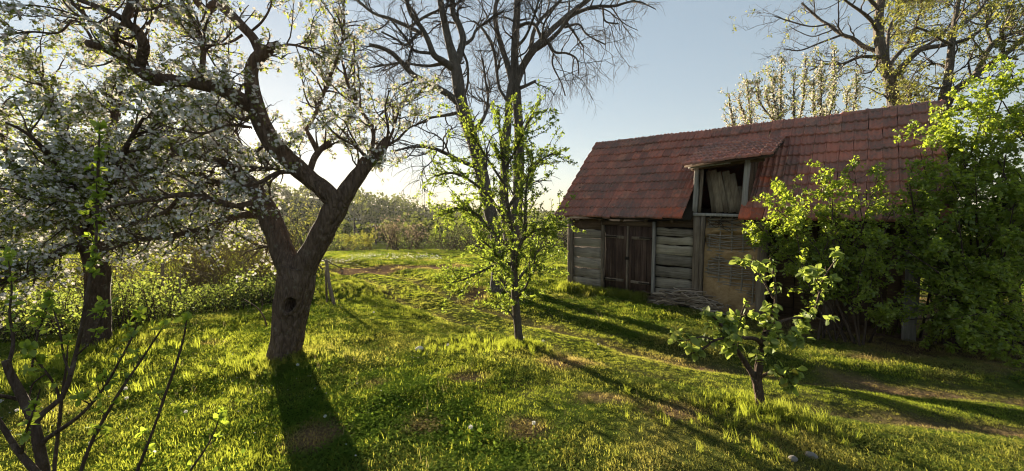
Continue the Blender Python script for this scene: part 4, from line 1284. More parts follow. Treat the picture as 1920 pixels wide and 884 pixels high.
allP = np.concatenate([P4]); w = 0.15 + sstep(3.0, 6.5, allP[:, 0, 0] - 8.0) * 1.2 + sstep(9.0, 10.5, allP[:, 0, 2]) * .5
pos, tan = sites(rw, allP, 1100, .2, 1, w)
for k in range(6): leaves_on(rw, gl, pos + rw.normal(0, .05, pos.shape), tan, (.06, .13), LEAF4, .7, -.35, .8)
gl.build('crown', M['leaf_catkin'], WCt, origin=WC0)
WD0 = np.array([*at(1772, 300, 13.0)[:2], 0.0]); WD0[2] = on_ground(WD0[0], WD0[1])
WD_main = [
    [(1768, 520, 30), (1766, 380, 26), (1766, 260, 24), (1769, 195, 21), (1776, 155, 16), (1782, 110, 13), (1785, 80, 11), (1790, 40, 9), (1800, -10, 7)],
    [(1768, 215, 18), (1780, 180, 15), (1800, 163, 14, -.1), (1823, 148, 13, -.2), (1848, 128, 12, -.3), (1872, 110, 11, -.4), (1900, 90, 10, -.5), (1930, 62, 9, -.6), (1980, 20, 6, -.8)],
    [(1826, 147, 11, -.2), (1840, 118, 10, .1), (1854, 92, 9, .3), (1870, 75, 8, .4), (1900, 63, 7, .6), (1930, 52, 6, .8), (1990, 20, 4, 1)],
]
WD_mid = [
    [(1785, 85, 8), (1765, 75, 6, -.4), (1740, 60, 5, -.7), (1715, 50, 4, -1)],
    [(1787, 60, 8), (1815, 40, 6, .4), (1840, 15, 5, .7), (1860, -20, 4, .9)],
    [(1848, 108, 7, .1), (1880, 108, 5, -.3), (1910, 112, 4, -.5)],
    [(1780, 130, 7), (1755, 120, 5, .5), (1735, 125, 4, .7), (1712, 140, 3, .9)],
    [(1880, 100, 7, -.4), (1882, 80, 6, -.7), (1880, 60, 5, -.9), (1895, 30, 4, -1.2)],
    [(1785, 155, 6), (1760, 165, 4, -.3), (1735, 160, 3, -.5)],
    [(1860, 85, 6, .4), (1850, 50, 5, .7), (1850, 10, 4, 1)],
]
WDt, rw, P3, P4 = walnut('walnut_tree', WD0, 13.0, WD_main, WD_mid, 57, 'forked budding walnut tree above the right end of the barn roof', 70, 360, 1000, grav=-.02)
gl = Geo()
pos, tan = sites(rw, P4, 950, .2, 1)
for k in range(6): leaves_on(rw, gl, pos + rw.normal(0, .05, pos.shape), tan, (.06, .12), LEAF4, .7, -.35, .8)
gl.build('crown', M['leaf_catkin'], WDt, origin=WD0)

# --- plum tree in blossom showing above the roof
r5 = np.random.default_rng(61)
YP = 12.5
PL0 = np.array([*at(1500, 300, YP)[:2], 0.0]); PL0[2] = on_ground(PL0[0], PL0[1])
plum = tree('plum_tree', PL0, 'white blossoming plum tree with upright spires behind the roof ridge')
ctr = [[(1500, 560, 26), (1498, 420, 22), (1492, 330, 18), (1480, 270, 12)]]
tips = [(1464, 109), (1508, 100), (1564, 94), (1606, 139), (1403, 148), (1588, 172), (1367, 181), (1421, 151), (1438, 165), (1488, 140), (1540, 130), (1525, 150), (1385, 175), (1450, 140), (1555, 160)]
for (u, v) in tips:
    dy = r5.uniform(-.8, .8)
    b = 1490 + (u - 1490) * r5.uniform(.3, .95) + r5.normal(0, 8)
    ctr.append([(1490, 320, 9), ((b + 1490) / 2, 275, 8, dy * .4), (b, 245, 6, dy * .7), (b + (u - b) * .75, 205, 5, dy), (u, (v + 205) / 2, 4, dy), (u + r5.uniform(-4, 4), v, 2, dy)])
Pm, Rm = limbs_arrays(ctr, YP, 18)
Rm[1:] *= .6
g = Geo(); tubes(g, Pm, Rm, 8, False, wob=.1)
g.build('trunk', M['bark_young'], plum, True, origin=PL0)
P2, R2 = spawn(r5, Pm[1:], Rm[1:], 460, (.25, .95), (.25, .8), 7, .25, (0, 0, .06), .25, 1, .6, .012, .005)
g = Geo(); tubes(g, P2, R2, 4)
g.build('branches', M['twig_grey'], plum, True, origin=PL0)
gf, gl = Geo(), Geo()
pos, tan = sites(r5, Pm[1:], 520, .4, 1)
pos2, tan2 = sites(r5, P2, 900, .1, 1)
pos, tan = np.concatenate([pos, pos2]), np.concatenate([tan, tan2])
for k in range(5):
    scatter(gf, FLOWER, pos + r5.normal(0, .045, pos.shape), r5.normal(0, 1, pos.shape), r5.normal(0, 1, pos.shape), r5.uniform(.022, .04, len(pos)))
for k in range(3): leaves_on(r5, gl, pos + r5.normal(0, .04, pos.shape), tan, (.05, .09), LEAF4, .8, 0)
gf.build('blossoms', M['petal_plum'], plum, origin=PL0)
gl.build('crown', M['leaf_apple'], plum, origin=PL0)

# --- leafy shrubs before and beside the barn
def shrub(name, base, targets, label, seed, n2, n3, nl, lsize, mat, bark='twig_brown', stems_r=.022, fan=.35, wid=1.0, bend=.35, L2=(.3, .9), L3=(.15, .45), cat='shrub', per=4, tmpl=LEAF4):
    r = np.random.default_rng(seed)
    t = tree(name, base, label, cat)
    C = []
    for tp in targets:
        b = base + np.array([r.normal(0, fan), r.normal(0, fan), 0]); b[2] = on_ground(b[0], b[1]) - .05
        tp = np.asarray(tp, dtype=float)
        mid = b * .5 + tp * .5 + np.array([r.normal(0, .15), r.normal(0, .15), bend * r.uniform(.4, 1.2)])
        C.append(smooth_line([b, mid, tp], 14))
    P1 = np.stack(C)
    R1 = np.linspace(stems_r, stems_r * .25, 14)[None] * r.uniform(.7, 1.2, (len(C), 1))
    P2, R2 = spawn(r, P1, R1, n2, L2, (.4, 1.1), 8, .2, (0, 0, .0), .3, 1, .6, .010, .0035)
    P3, R3 = spawn(r, P2, R2, n3, L3, (.4, 1.1), 6, .25, (0, 0, -.02), .15, 1, .6, .005, .0025)
    g = Geo(); tubes(g, P1, R1, 7, False, wob=.1); tubes(g, P2, R2, 5); tubes(g, P3, R3, 3)
    g.build('stems', M[bark], t, True, origin=base)
    gl = Geo()
    pos, tan = sites(r, P3, nl // per, .05, 1)
    for k in range(per): leaves_on(r, gl, pos + r.normal(0, .02, pos.shape), tan, lsize, tmpl, .85, -.1, wid)
    gl.build('foliage', M[mat], t, origin=base)
    return t
SB0 = gp(1850, 648)
tg = [at(u, v, Y) for (u, v, Y) in [(1765, 205, 6.6), (1805, 265, 6.4), (1855, 140, 6.6), (1905, 115, 6.4), (1925, 200, 6.0), (1725, 285, 6.3), (1705, 345, 6.1), (1885, 290, 5.9), (1795, 395, 5.8),
     (1865, 450, 5.5), (1905, 545, 5.3), (1755, 545, 5.8), (1970, 300, 5.6), (1780, 330, 6.2), (1840, 230, 6.3), (1990, 160, 6.0), (1830, 350, 5.8), (1740, 440, 6.0), (1900, 390, 5.4), (1810, 500, 5.5), (1700, 600, 5.9), (1850, 580, 5.3), (1950, 480, 5.1), (2000, 400, 5.2), (1760, 260, 6.5), (1820, 190, 6.6), (1880, 190, 6.3), (1700, 470, 5.9), (1720, 540, 5.7), (1690, 420, 6.2), (1780, 600, 5.4), (1730, 380, 6.2), (1765, 470, 5.7)]]
shrub('elder_bush', SB0, tg, 'large sunlit green bush covering the right end of the barn', 71, 430, 2400, 46000, (.035, .082), 'leaf_shrub', 'twig_brown', .026, .5, 1.0)
SM0 = gp(1600, 643)
tg = [at(u, v, Y) for (u, v, Y) in [(1440, 378, 7.0), (1478, 358, 6.9), (1532, 298, 6.8), (1560, 345, 6.6), (1602, 325, 6.5), (1645, 330, 6.4), (1662, 430, 6.0), (1500, 445, 6.8), (1420, 425, 7.3), (1622, 480, 6.0), (1580, 420, 6.3), (1650, 545, 5.9), (1385, 415, 7.5), (1680, 380, 6.2), (1490, 400, 6.9), (1550, 480, 6.2), (1600, 390, 6.5)]]
shrub('elder_bush', SM0, tg, 'lower green bush growing in front of the barn wall under the eave', 72, 300, 1350, 20000, (.03, .075), 'leaf_shrub', 'twig_brown', .018, .28, 1.0, L2=(.2, .6), L3=(.12, .35))
# --- sapling with stout stems in the left foreground
r6 = np.random.default_rng(81)
YL = 2.05
LB = np.array([*at(120, 900, YL)[:2], 0]); LB[2] = on_ground(LB[0], LB[1])
sap = tree('plum_sapling', LB, 'many-stemmed young tree with long bare shoots in the left foreground corner')
bu = lambda u, dy=0: (u, 1030, 10, dy)
SP_ = [
    [(112, 1060, 20), (95, 960, 18), (83, 884, 17), (75, 847, 16), (66, 806, 16), (55, 773, 15), (39, 739, 14), (19, 701, 12), (10, 676, 11)],
    [(60, 800, 11), (70, 784, 9), (91, 767, 9, .05), (113, 750, 8, .08), (124, 731, 8, .1), (133, 701, 8, .12), (144, 657, 7, .15), (156, 600, 7, .15), (166, 540, 6, .15), (178, 470, 5, .18), (182, 400, 5, .2), (184, 320, 4, .2), (187, 238, 2, .2)],
    [(75, 838, 9), (86, 824, 8), (110, 808, 7, -.05), (155, 775, 6, -.1), (196, 726, 5, -.12), (225, 675, 4, -.15), (249, 630, 3.5, -.15), (262, 592, 2.5, -.15)],
    [(130, 1060, 9, -.1), (140, 930, 7, -.1), (152, 883, 6, -.1), (171, 831, 6, -.1), (193, 789, 5.5, -.1), (229, 728, 5, -.08), (262, 680, 4, -.05), (288, 640, 3, -.05), (305, 615, 2.5, -.05)],
    [(200, 1060, 8, .05), (240, 930, 6, .05), (257, 884, 6, .05), (279, 828, 5.5, .05), (295, 785, 5, .05), (310, 740, 5, .05), (328, 690, 4, .05), (343, 640, 3, .05), (350, 600, 2, .05)],
    [(300, 1060, 6, .1), (330, 930, 5, .1), (356, 884, 4, .1), (380, 850, 3.5, .1), (400, 815, 2.5, .1), (412, 780, 2, .1)],
    [(110, 1060, 14, -.1), (90, 930, 13, -.1), (66, 884, 12, -.1), (36, 850, 10, -.1), (12, 812, 9, -.1), (-8, 780, 8, -.1), (-40, 720, 6, -.1)],
    [(105, 1000, 6, .2), (102, 884, 6, .2), (107, 830, 5, .2), (112, 785, 5, .2), (118, 730, 4, .2), (124, 690, 3, .2), (128, 640, 2, .2)],
    [(40, 850, 6, -.1), (46, 820, 5, -.15), (56, 790, 4, -.2), (68, 755, 3, -.2), (75, 730, 2, -.2)],
    [(45, 752, 7), (30, 748, 6), (0, 742, 6, -.05), (-30, 738, 5, -.1)],
    [(113, 752, 5, .1), (104, 725, 4, .1), (88, 700, 3.5, .05), (70, 678, 3, .05), (55, 655, 2, .0)],
    [(88, 700, 3, .05), (62, 720, 2.5, .1), (55, 745, 2, .1)],
    [(133, 705, 4, .1), (120, 670, 3.5, .2), (112, 620, 3, .2), (100, 580, 2, .25)],
    [(15, 690, 6), (25, 640, 5, .1), (18, 590, 4, .1), (22, 540, 3, .1), (15, 480, 2, .1)],
    [(60, 690, 4, .2), (68, 640, 3, .2), (80, 600, 3, .2), (92, 560, 2, .2)],
    [(140, 670, 4, .15), (170, 640, 3, .1), (188, 600, 2.5, .05), (198, 575, 2, .05)],
]
Pm, Rm = limbs_arrays(SP_, YL, 20)
g = Geo(); tubes(g, Pm, Rm, 10, True, wob=.14)
g.build('stems', M['bark_dark'], sap, True, origin=LB)
P2, R2 = spawn(r6, Pm[[1, 2, 3, 4, 5, 10, 12, 13, 14, 15]], Rm[[1, 2, 3, 4, 5, 10, 12, 13, 14, 15]], 75, (.03, .10), (.5, 1.1), 4, .15, (0, 0, .12), .45, 1, .6, .003, .0014)
g = Geo(); tubes(g, P2, R2, 5); g.build('spurs', M['bark_dark'], sap, True, origin=LB)
gl = Geo()
pos = P2[:, -1]; tan = unit(P2[:, -1] - P2[:, -2])
for k in range(5): leaves_on(r6, gl, pos + r6.normal(0, .003, pos.shape), tan, (.022, .046), LEAF12, .7, .15, .95)
tp, tt = Pm[[1, 2, 3, 4, 5, 7, 10, 12, 13, 14, 15], -1], unit(Pm[[1, 2, 3, 4, 5, 7, 10, 12, 13, 14, 15], -1] - Pm[[1, 2, 3, 4, 5, 7, 10, 12, 13, 14, 15], -2])
for k in range(12): leaves_on(r6, gl, tp + r6.normal(0, .012, tp.shape), tt, (.03, .055), LEAF12, .6, .1, .95)
pos, tan = sites(r6, Pm[1:2], 46, .5, 1)
for k in range(3): leaves_on(r6, gl, pos, tan, (.025, .05), LEAF12, .75, .12, 1.0)
pos, tan = sites(r6, Pm[[12, 13, 14, 15, 10, 8]], 46, .3, 1)
for k in range(3): leaves_on(r6, gl, pos, tan, (.022, .045), LEAF12, .75, .12, 1.0)
gl.build('foliage', M['leaf_young'], sap, True, origin=LB)
#--PART4--
# ------------------------------------------------------------------ hillside, fields and hedges
def cards(rng, geo, centers, radii, per, size, flat=1.0, up=.3):
    """leaf sprays spread through the volume and over the surface of rough ellipsoids"""
    N = len(centers)
    i = np.repeat(np.arange(N), per)
    d = unit(rng.normal(0, 1, (len(i), 3)))
    lump = 1 + .22 * vnoise(d * 3.1 + centers[i] * 1.7)
    rad = rng.uniform(.55, 1.0, len(i)) ** .6 * lump
    pos = centers[i] + d * radii[i] * rad[:, None]
    nr = d + rng.normal(0, .6, d.shape) + np.array([0, 0, up])
    scatter(geo, LEAF4, pos, rng.normal(0, 1, d.shape), nr, rng.uniform(size[0], size[1], len(i)), 1.6)
r7 = np.random.default_rng(91)
n = 1150
a = np.where(r7.random(n) < .8, r7.uniform(-1.75, .75, n), r7.uniform(.75, 2.4, n))
yy = r7.uniform(0, 1, n) ** .8 * 175 + 73
xx = a * yy
zz = ground(xx, yy)
hh = r7.uniform(5.0, 9.5, n) * np.interp(yy, [73, 110, 240], [.35, .7, 1.0])
cen = np.stack([xx, yy, zz + hh * .58], 1)
rad = np.stack([hh * r7.uniform(.38, .6, n), hh * r7.uniform(.38, .6, n), hh * .46], 1)
g = Geo(); cards(r7, g, cen, rad, 64, (.8, 1.7))
wd = g.build('woodland', M['leaf_wood'], None)
tag(wd, 'yellow-green spring woodland covering the far hillside', 'woodland', kind='stuff')
g = Geo()
for k in range(n):
    if k % 3: continue
    P = np.stack([np.array([[xx[k], yy[k], zz[k] - .3], [xx[k], yy[k], zz[k] + hh[k] * .6]])])
    tubes(g, smooth_line(P[0], 3)[None], np.array([[.22, .18, .1]]), 5)
tg_ = g.build('woodland', M['twig_grey'], None)
tag(tg_, 'thin dark trunks standing among the hillside woodland', 'tree trunks', kind='stuff')

# scrub along the far edge of the field
def bush_mesh(rng, gs, gl, c, h, w, nst, nleaf, lsize, lean=.25):
    b = np.array([c[0], c[1], on_ground(c[0], c[1]) - .05])
    st = np.stack([smooth_line([b + np.array([rng.normal(0, w * .25), rng.normal(0, w * .25), 0]), b + np.array([rng.normal(0, w * .35), rng.normal(0, w * .35), h * .5]), b + np.array([rng.normal(0, w * .5), rng.normal(0, w * .5), h * rng.uniform(.75, 1.05)])], 8) for _ in range(nst)])
    Rr = np.linspace(.022, .007, 8)[None] * np.ones((nst, 1)) * h / 2.5
    P2, R2 = spawn(rng, st, Rr, nst * 7, (.25 * h, .5 * h), (.25, .7), 6, .14, (0, 0, .06), .2, 1, .6, .012, .006)
    tubes(gs, st, Rr, 4); tubes(gs, P2, R2, 3)
    if nleaf:
        pos, tan = sites(rng, P2, nleaf, .15, 1)
        leaves_on(rng, gl, pos, tan, lsize, LEAF4, .9, 0, 1.0, .05)
def bush(name, u, Y, h, w, label, seed, mat_l, mat_t, nst=14, nleaf=700, lsize=(.07, .14), group=None):
    rng = np.random.default_rng(seed)
    c = at(u, 440, Y); base = np.array([c[0], c[1], on_ground(c[0], c[1])])
    t = tree(name, base, label, 'bush', group)
    gs, gl = Geo(), Geo()
    bush_mesh(rng, gs, gl, c, h, w, nst, nleaf, lsize)
    gs.build('stems', M[mat_t], t, origin=base)
    if gl.n: gl.build('foliage', M[mat_l], t, origin=base)
    return t
bush('scrub_bush', 738, 33, 2.7, 2.0, 'pinkish grey bare-twigged bush at the far edge of the field', 1, 'leaf_pink', 'twig_brown', 26, 900)
bush('scrub_bush', 690, 34, 1.7, 1.5, 'low yellow-green bush beside the single utility pole', 2, 'leaf_willow', 'twig_straw', 14, 900)
bush('scrub_bush', 655, 33, 1.5, 1.6, 'low yellowish bush at the foot of the braced utility pole', 3, 'leaf_willow', 'twig_straw', 14, 700)
bush('scrub_bush', 780, 33.5, 2.3, 1.8, 'brown twiggy bush just right of the pinkish bush', 4, 'leaf_pink', 'twig_brown', 24, 500)
r8 = np.random.default_rng(101)
gs, gl = Geo(), Geo()
for k in range(26):
    u = r8.uniform(800, 1180); bush_mesh(r8, gs, gl, at(u, 440, r8.uniform(30, 36)), r8.uniform(1.6, 2.7), 1.8, 13, 260, (.06, .12))
for k in range(10):
    u = r8.uniform(560, 800); bush_mesh(r8, gs, gl, at(u, 440, r8.uniform(35, 39)), r8.uniform(1.4, 2.2), 1.8, 11, 300, (.06, .12))
o = gs.build('thicket', M['twig_brown'], None); tag(o, 'brown bare twigs of the thicket along the far field edge', 'thicket', kind='stuff')
o = gl.build('thicket', M['leaf_bramble'], None); tag(o, 'sparse leaves of the thicket along the far field edge', 'thicket', kind='stuff')
# yellow willow scrub behind the big apple tree
gs, gl = Geo(), Geo()
for k in range(24):
    u = r8.uniform(330, 560); Y = r8.uniform(11.5, 17)
    bush_mesh(r8, gs, gl, at(u, 440, Y), r8.uniform(1.1, 1.9), 1.3, 12, 170, (.035, .07))
for k in range(22):
    u = r8.uniform(-250, 330); Y = r8.uniform(10, 17)
    bush_mesh(r8, gs, gl, at(u, 440, Y), r8.uniform(1.1, 1.9), 1.5, 10, 220, (.04, .08))
o = gs.build('willow_scrub', M['twig_straw'], None); tag(o, 'straw-coloured stems of the sunlit scrub behind the apple trees', 'scrub', kind='stuff')
o = gl.build('willow_scrub', M['leaf_willow'], None); tag(o, 'yellow leaves of the sunlit scrub behind the apple trees', 'scrub', kind='stuff')
# small blossoming tree between the forks of the apple, further back
bt = bush('hawthorn_bush', 575, 17.5, 3.1, 2.6, 'hazy blossoming bush seen through the fork of the apple tree', 7, 'leaf_catkin', 'twig_grey', 22, 1500, (.05, .09))
# brambles along the fallen fence
gs, gl = Geo(), Geo()
for k in range(150):
    u = r8.uniform(-60, 560)
    v = np.interp(u, [-60, 200, 330, 520, 600], [650, 628, 600, 572, 566]) - abs(r8.normal(0, 1)) * 16
    p = gp(round(u), round(float(v)))
    w = r8.uniform(.3, .6); h = r8.uniform(.25, .8) * (0.6 if u > 470 else 1) * (.75 + .45 * math.sin(u * .021 + 1.0) * math.sin(u * .049))
    for _ in range(7):
        d = unit(r8.normal(0, 1, 3) * np.array([1, 1, 0])); L = w * r8.uniform(.6, 1.5)
        q0 = p + np.array([r8.normal(0, .12), r8.normal(0, .12), 0])
        st = smooth_line([q0, q0 + d * L * .45 + np.array([0, 0, h * 1.25]), q0 + d * L + np.array([0, 0, h * r8.uniform(.0, .6)])], 8)
        tubes(gs, st[None], np.linspace(.006, .003, 8)[None], 3)
        pos, tan = sites(r8, st[None], 26, .25, 1)
        leaves_on(r8, gl, pos, tan, (.03, .065), LEAF4, .9, 0, 1.2, .06)
o = gs.build('brambles', M['twig_brown'], None); tag(o, 'arching bramble canes along the fallen fence', 'brambles', kind='stuff')
o = gl.build('brambles', M['leaf_bramble'], None); tag(o, 'small green bramble leaves along the fallen fence', 'brambles', kind='stuff')

# fence posts in the brambles
def stake(u0, v0, u1, v1, Y, r, label, dY=0.0):
    a_, b_ = at(u0, v0, Y), at(u1, v1, Y + dY)
    a_[2] = on_ground(a_[0], a_[1]) - .1
    rng = np.random.default_rng(int(u0))
    P = smooth_line([a_, (a_ + b_) / 2 + rng.normal(0, .015, 3), b_], 8)
    g = Geo(); tubes(g, P[None], np.linspace(r, r * .8, 8)[None], 9, True, wob=.12)
    o = g.build('fence_post', M['post'], None, True)
    o.data.transform(Matrix.Translation(-Vector(a_))); o.location = a_
    tag(o, label, 'fence post', 'old fence posts in the brambles')
stake(306, 575, 305, 494, 8.4, .035, 'upright round fence post standing in the brambles')
stake(334, 575, 336, 512, 8.6, .03, 'shorter fence post just right of the tall one')
stake(452, 560, 456, 520, 9.0, .022, 'thin grey stake leaning in the brambles left of the apple trunk')
stake(628, 545, 612, 488, 9.2, .045, 'leaning grey fence post right of the forked apple trunk', .2)
stake(612, 545, 610, 505, 9.6, .025, 'thin upright stake beside the leaning fence post')

# broken branch left of the trunk
c0 = gp(498, 618)
br = tree('dead_branch', c0, 'dead grey branch leaning on the grass left of the trunk', 'branch')
P = np.stack([smooth_line([at(500, 612, 4.9), at(495, 595, 4.85), at(482, 577, 4.8), at(458, 562, 4.75)], 10), smooth_line([at(488, 585, 4.82), at(492, 572, 4.9), at(490, 560, 4.95)], 10)])
g = Geo(); tubes(g, P, np.array([np.linspace(.011, .005, 10), np.linspace(.006, .003, 10)]), 6, True)
g.build('branch', M['stick'], br, True, origin=c0)

# utility poles
def utility_pole(u, vtop, Y, label, braced):
    tp = at(u, vtop, Y); z0 = on_ground(tp[0], tp[1])
    base = np.array([tp[0], tp[1], z0])
    t = tree('utility_pole', base, label, 'utility pole', 'utility poles across the valley')
    def tube_obj(nm, a_, b_, r0, r1, mat):
        g = Geo(); tubes(g, smooth_line([a_, b_], 4)[None], np.linspace(r0, r1, 4)[None], 8, True)
        return g.build(nm, M[mat], t, True, origin=base)
    tube_obj('pole', base - np.array([0, 0, .3]), tp, .14, .10, 'pole')
    if braced: tube_obj('brace', base + np.array([1.3, .2, -.3]), tp - np.array([0, 0, .9]), .12, .09, 'pole')
    arm = tp - np.array([0, 0, .35])
    tube_obj('crossarm', arm + np.array([-.9, .1, 0]), arm + np.array([.9, -.1, 0]), .06, .06, 'pole')
    for k in (-.8, -.3, .3, .8):
        tube_obj('insulator', arm + np.array([k, -k * .1, .05]), arm + np.array([k, -k * .1, .25]), .06, .045, 'insulator')
utility_pole(664, 408, 52, 'braced wooden utility pole in the valley left of its neighbour', True)
utility_pole(704, 420, 56, 'single wooden utility pole with crossarm in the valley', False)

# stones
def stone(u, v, s, mat, label, seed):
    import bmesh
    rng = np.random.default_rng(seed)
    c = gp(u, v)
    bm = bmesh.new(); bmesh.ops.create_icosphere(bm, subdivisions=3, radius=1)
    for vv in bm.verts:
        p = np.array(vv.co)
        k = 1 + .16 * float(vnoise((p * 2.2 + seed)[None])[0]) + .06 * float(vnoise((p * 6 + seed)[None])[0])
        vv.co = Vector((p[0] * k * s[0], p[1] * k * s[1], p[2] * k * s[2]))
    me = bpy.data.meshes.new('stone'); bm.to_mesh(me); bm.free()
    o = link('stone', me, M[mat], None, True)
    o.location = (c[0], c[1], on_ground(c[0], c[1]) + s[2] * .55)
    o.rotation_euler = (0, 0, rng.uniform(0, 3))
    tag(o, label, 'stone')
stone(787, 656, (.05, .036, .03), 'stone', 'small cream-coloured stone lying in the sunlit grass', 3)
stone(1486, 863, (.026, .022, .02), 'stone_grey', 'small grey stone at the lower edge below the quince', 4)
stone(1520, 857, (.034, .026, .022), 'stone_grey', 'flatter brownish stone right of the small grey one', 5)

# dandelion clocks in the lawn
rd_ = np.random.default_rng(7)
gh = Geo()
d = unit(rd_.normal(0, 1, (90, 3)))
scatter(gh, LEAF4, d * .006, d, rd_.normal(0, 1, d.shape), np.full(90, .017), .55)
hv, ht = np.concatenate(gh.V), np.concatenate(gh.T)
hm = np_mesh('seed_head', hv, [ht]); hm.materials.append(M['puff'])
gst = Geo(); tubes(gst, smooth_line([[0, 0, -.02], [.004, .003, .06], [.0, .0, .13]], 5)[None], np.full((1, 5), .0022), 5)
smesh = np_mesh('stem', np.concatenate(gst.V), [np.concatenate(gst.Q)]); smesh.materials.append(M['leaf_young'])
DAND = [
    (237, 750, 'upper of two dandelion seed heads side by side in front of the bare shoots'),
    (240, 762, 'lower of two dandelion seed heads side by side in front of the bare shoots'),
    (175, 845, 'dandelion seed head low between the bare shoots of the sapling'),
    (35, 788, 'dandelion seed head just behind the thick sapling stem'),
    (3, 772, 'dandelion seed head at the very left edge of the lawn'),
    (348, 790, 'dandelion seed head just right of the longest bare shoot'),
    (220, 664, 'dandelion seed head near the foot of the dark straight apple trunk'),
    (1003, 634, 'dandelion seed head close behind the slim young tree trunk'),
    (985, 648, 'dandelion seed head touching the slim young tree trunk'),
    (1016, 643, 'dandelion seed head right of the slim young tree trunk'),
    (840, 665, 'dandelion seed head between the cream stone and the slim tree'),
    (880, 815, 'dandelion seed head beside the brown bare patch in the lower lawn'),
    (1000, 812, 'dandelion seed head in the bare soil patch at the lower centre'),
    (610, 800, 'dandelion seed head within the broad shadow of the forked apple tree'),
    (560, 705, 'dandelion seed head in shade just below the forked apple trunk'),
    (700, 600, 'dandelion seed head on the sunlit bank above the track'),
    (1120, 640, 'dandelion seed head on the grassy track toward the barn'),
]
for (u, v, lab) in DAND:
    p = gp(u, v)
    t = empty('dandelion', (p[0], p[1], on_ground(p[0], p[1])), lab, 'dandelion', 'dandelion clocks in the lawn')
    s_ = rd_.uniform(.55, .95)
    t.scale = (s_, s_, s_); t.rotation_euler = (rd_.normal(0, .1), rd_.normal(0, .1), rd_.uniform(0, 6))
    link('stem', smesh, None, t, True)
    h_ = link('seed_head', hm, None, t); h_.location = (0, 0, .135)

# ------------------------------------------------------------------ grass
gcol = bpy.data.collections.new('grass_tufts')       # sources for the instances, not in the scene
def blade_clump(name, rng, n, rad, h, w, lean, mat, flatleaf=False):
    V, Q, T = [], [], []
    for _ in range(n):
        r_ = rad * math.sqrt(rng.random()); a_ = rng.uniform(0, 6.283)
        b = np.array([r_ * math.cos(a_), r_ * math.sin(a_), -.012])
        az = rng.uniform(0, 6.283); hh_ = rng.uniform(*h); ww = rng.uniform(*w)
        d_ = np.array([math.cos(az), math.sin(az), 0]); s_ = np.array([-d_[1], d_[0], 0])
        ln = rng.uniform(*lean) * hh_
        k = len(V)
        if not flatleaf:
            m_ = b + d_ * ln * .35 + np.array([0, 0, hh_ * .6]); t_ = b + d_ * ln + np.array([0, 0, hh_ * rng.uniform(.8, 1.0)])
            V += [b - s_ * ww / 2, b + s_ * ww / 2, m_ + s_ * ww * .4, m_ - s_ * ww * .4, t_]
            Q.append([k, k + 1, k + 2, k + 3]); T.append([k + 3, k + 2, k + 4])
        else:
            c_ = b + d_ * ln * .6 + np.array([0, 0, hh_])
            tz = rng.uniform(-.35, .5)
            V += [c_ - d_ * ww * .2, c_ + s_ * ww * .5 + np.array([0, 0, .1 * ww]) + d_ * ww * .4, c_ + d_ * ww * 1.0 + np.array([0, 0, tz * ww]), c_ - s_ * ww * .5 + np.array([0, 0, .1 * ww]) + d_ * ww * .4]
            Q.append([k, k + 1, k + 2, k + 3])
    me = np_mesh(name, V, [q_ for q_ in (Q, T) if len(q_)])
    me.materials.append(M[mat])
    o = bpy.data.objects.new(name, me)
    gcol.objects.link(o)
rg = np.random.default_rng(3)
blade_clump('tuft_a', rg, 28, .075, (.02, .05), (.0035, .006), (.2, 1.1), 'grass')
blade_clump('tuft_b', rg, 26, .075, (.025, .065), (.003, .0055), (.1, .9), 'grass')
blade_clump('tuft_c', rg, 28, .08, (.012, .035), (.004, .006), (.4, 1.6), 'grass')
blade_clump('tuft_d', rg, 36, .085, (.012, .036), (.010, .018), (.0, .6), 'clover', True)
blade_clump('tuft_e', rg, 34, .09, (.015, .045), (.011, .021), (.0, .6), 'clover', True)
blade_clump('tuft_f', rg, 18, .05, (.10, .20), (.0045, .007), (.1, .7), 'grass')
blade_clump('tuft_g', rg, 16, .04, (.015, .05), (.016, .03), (.4, 1.2), 'clover', True)
blade_clump('tuft_h', rg, 6, .06, (.05, .13), (.0015, .0025), (.1, .9), 'straw')
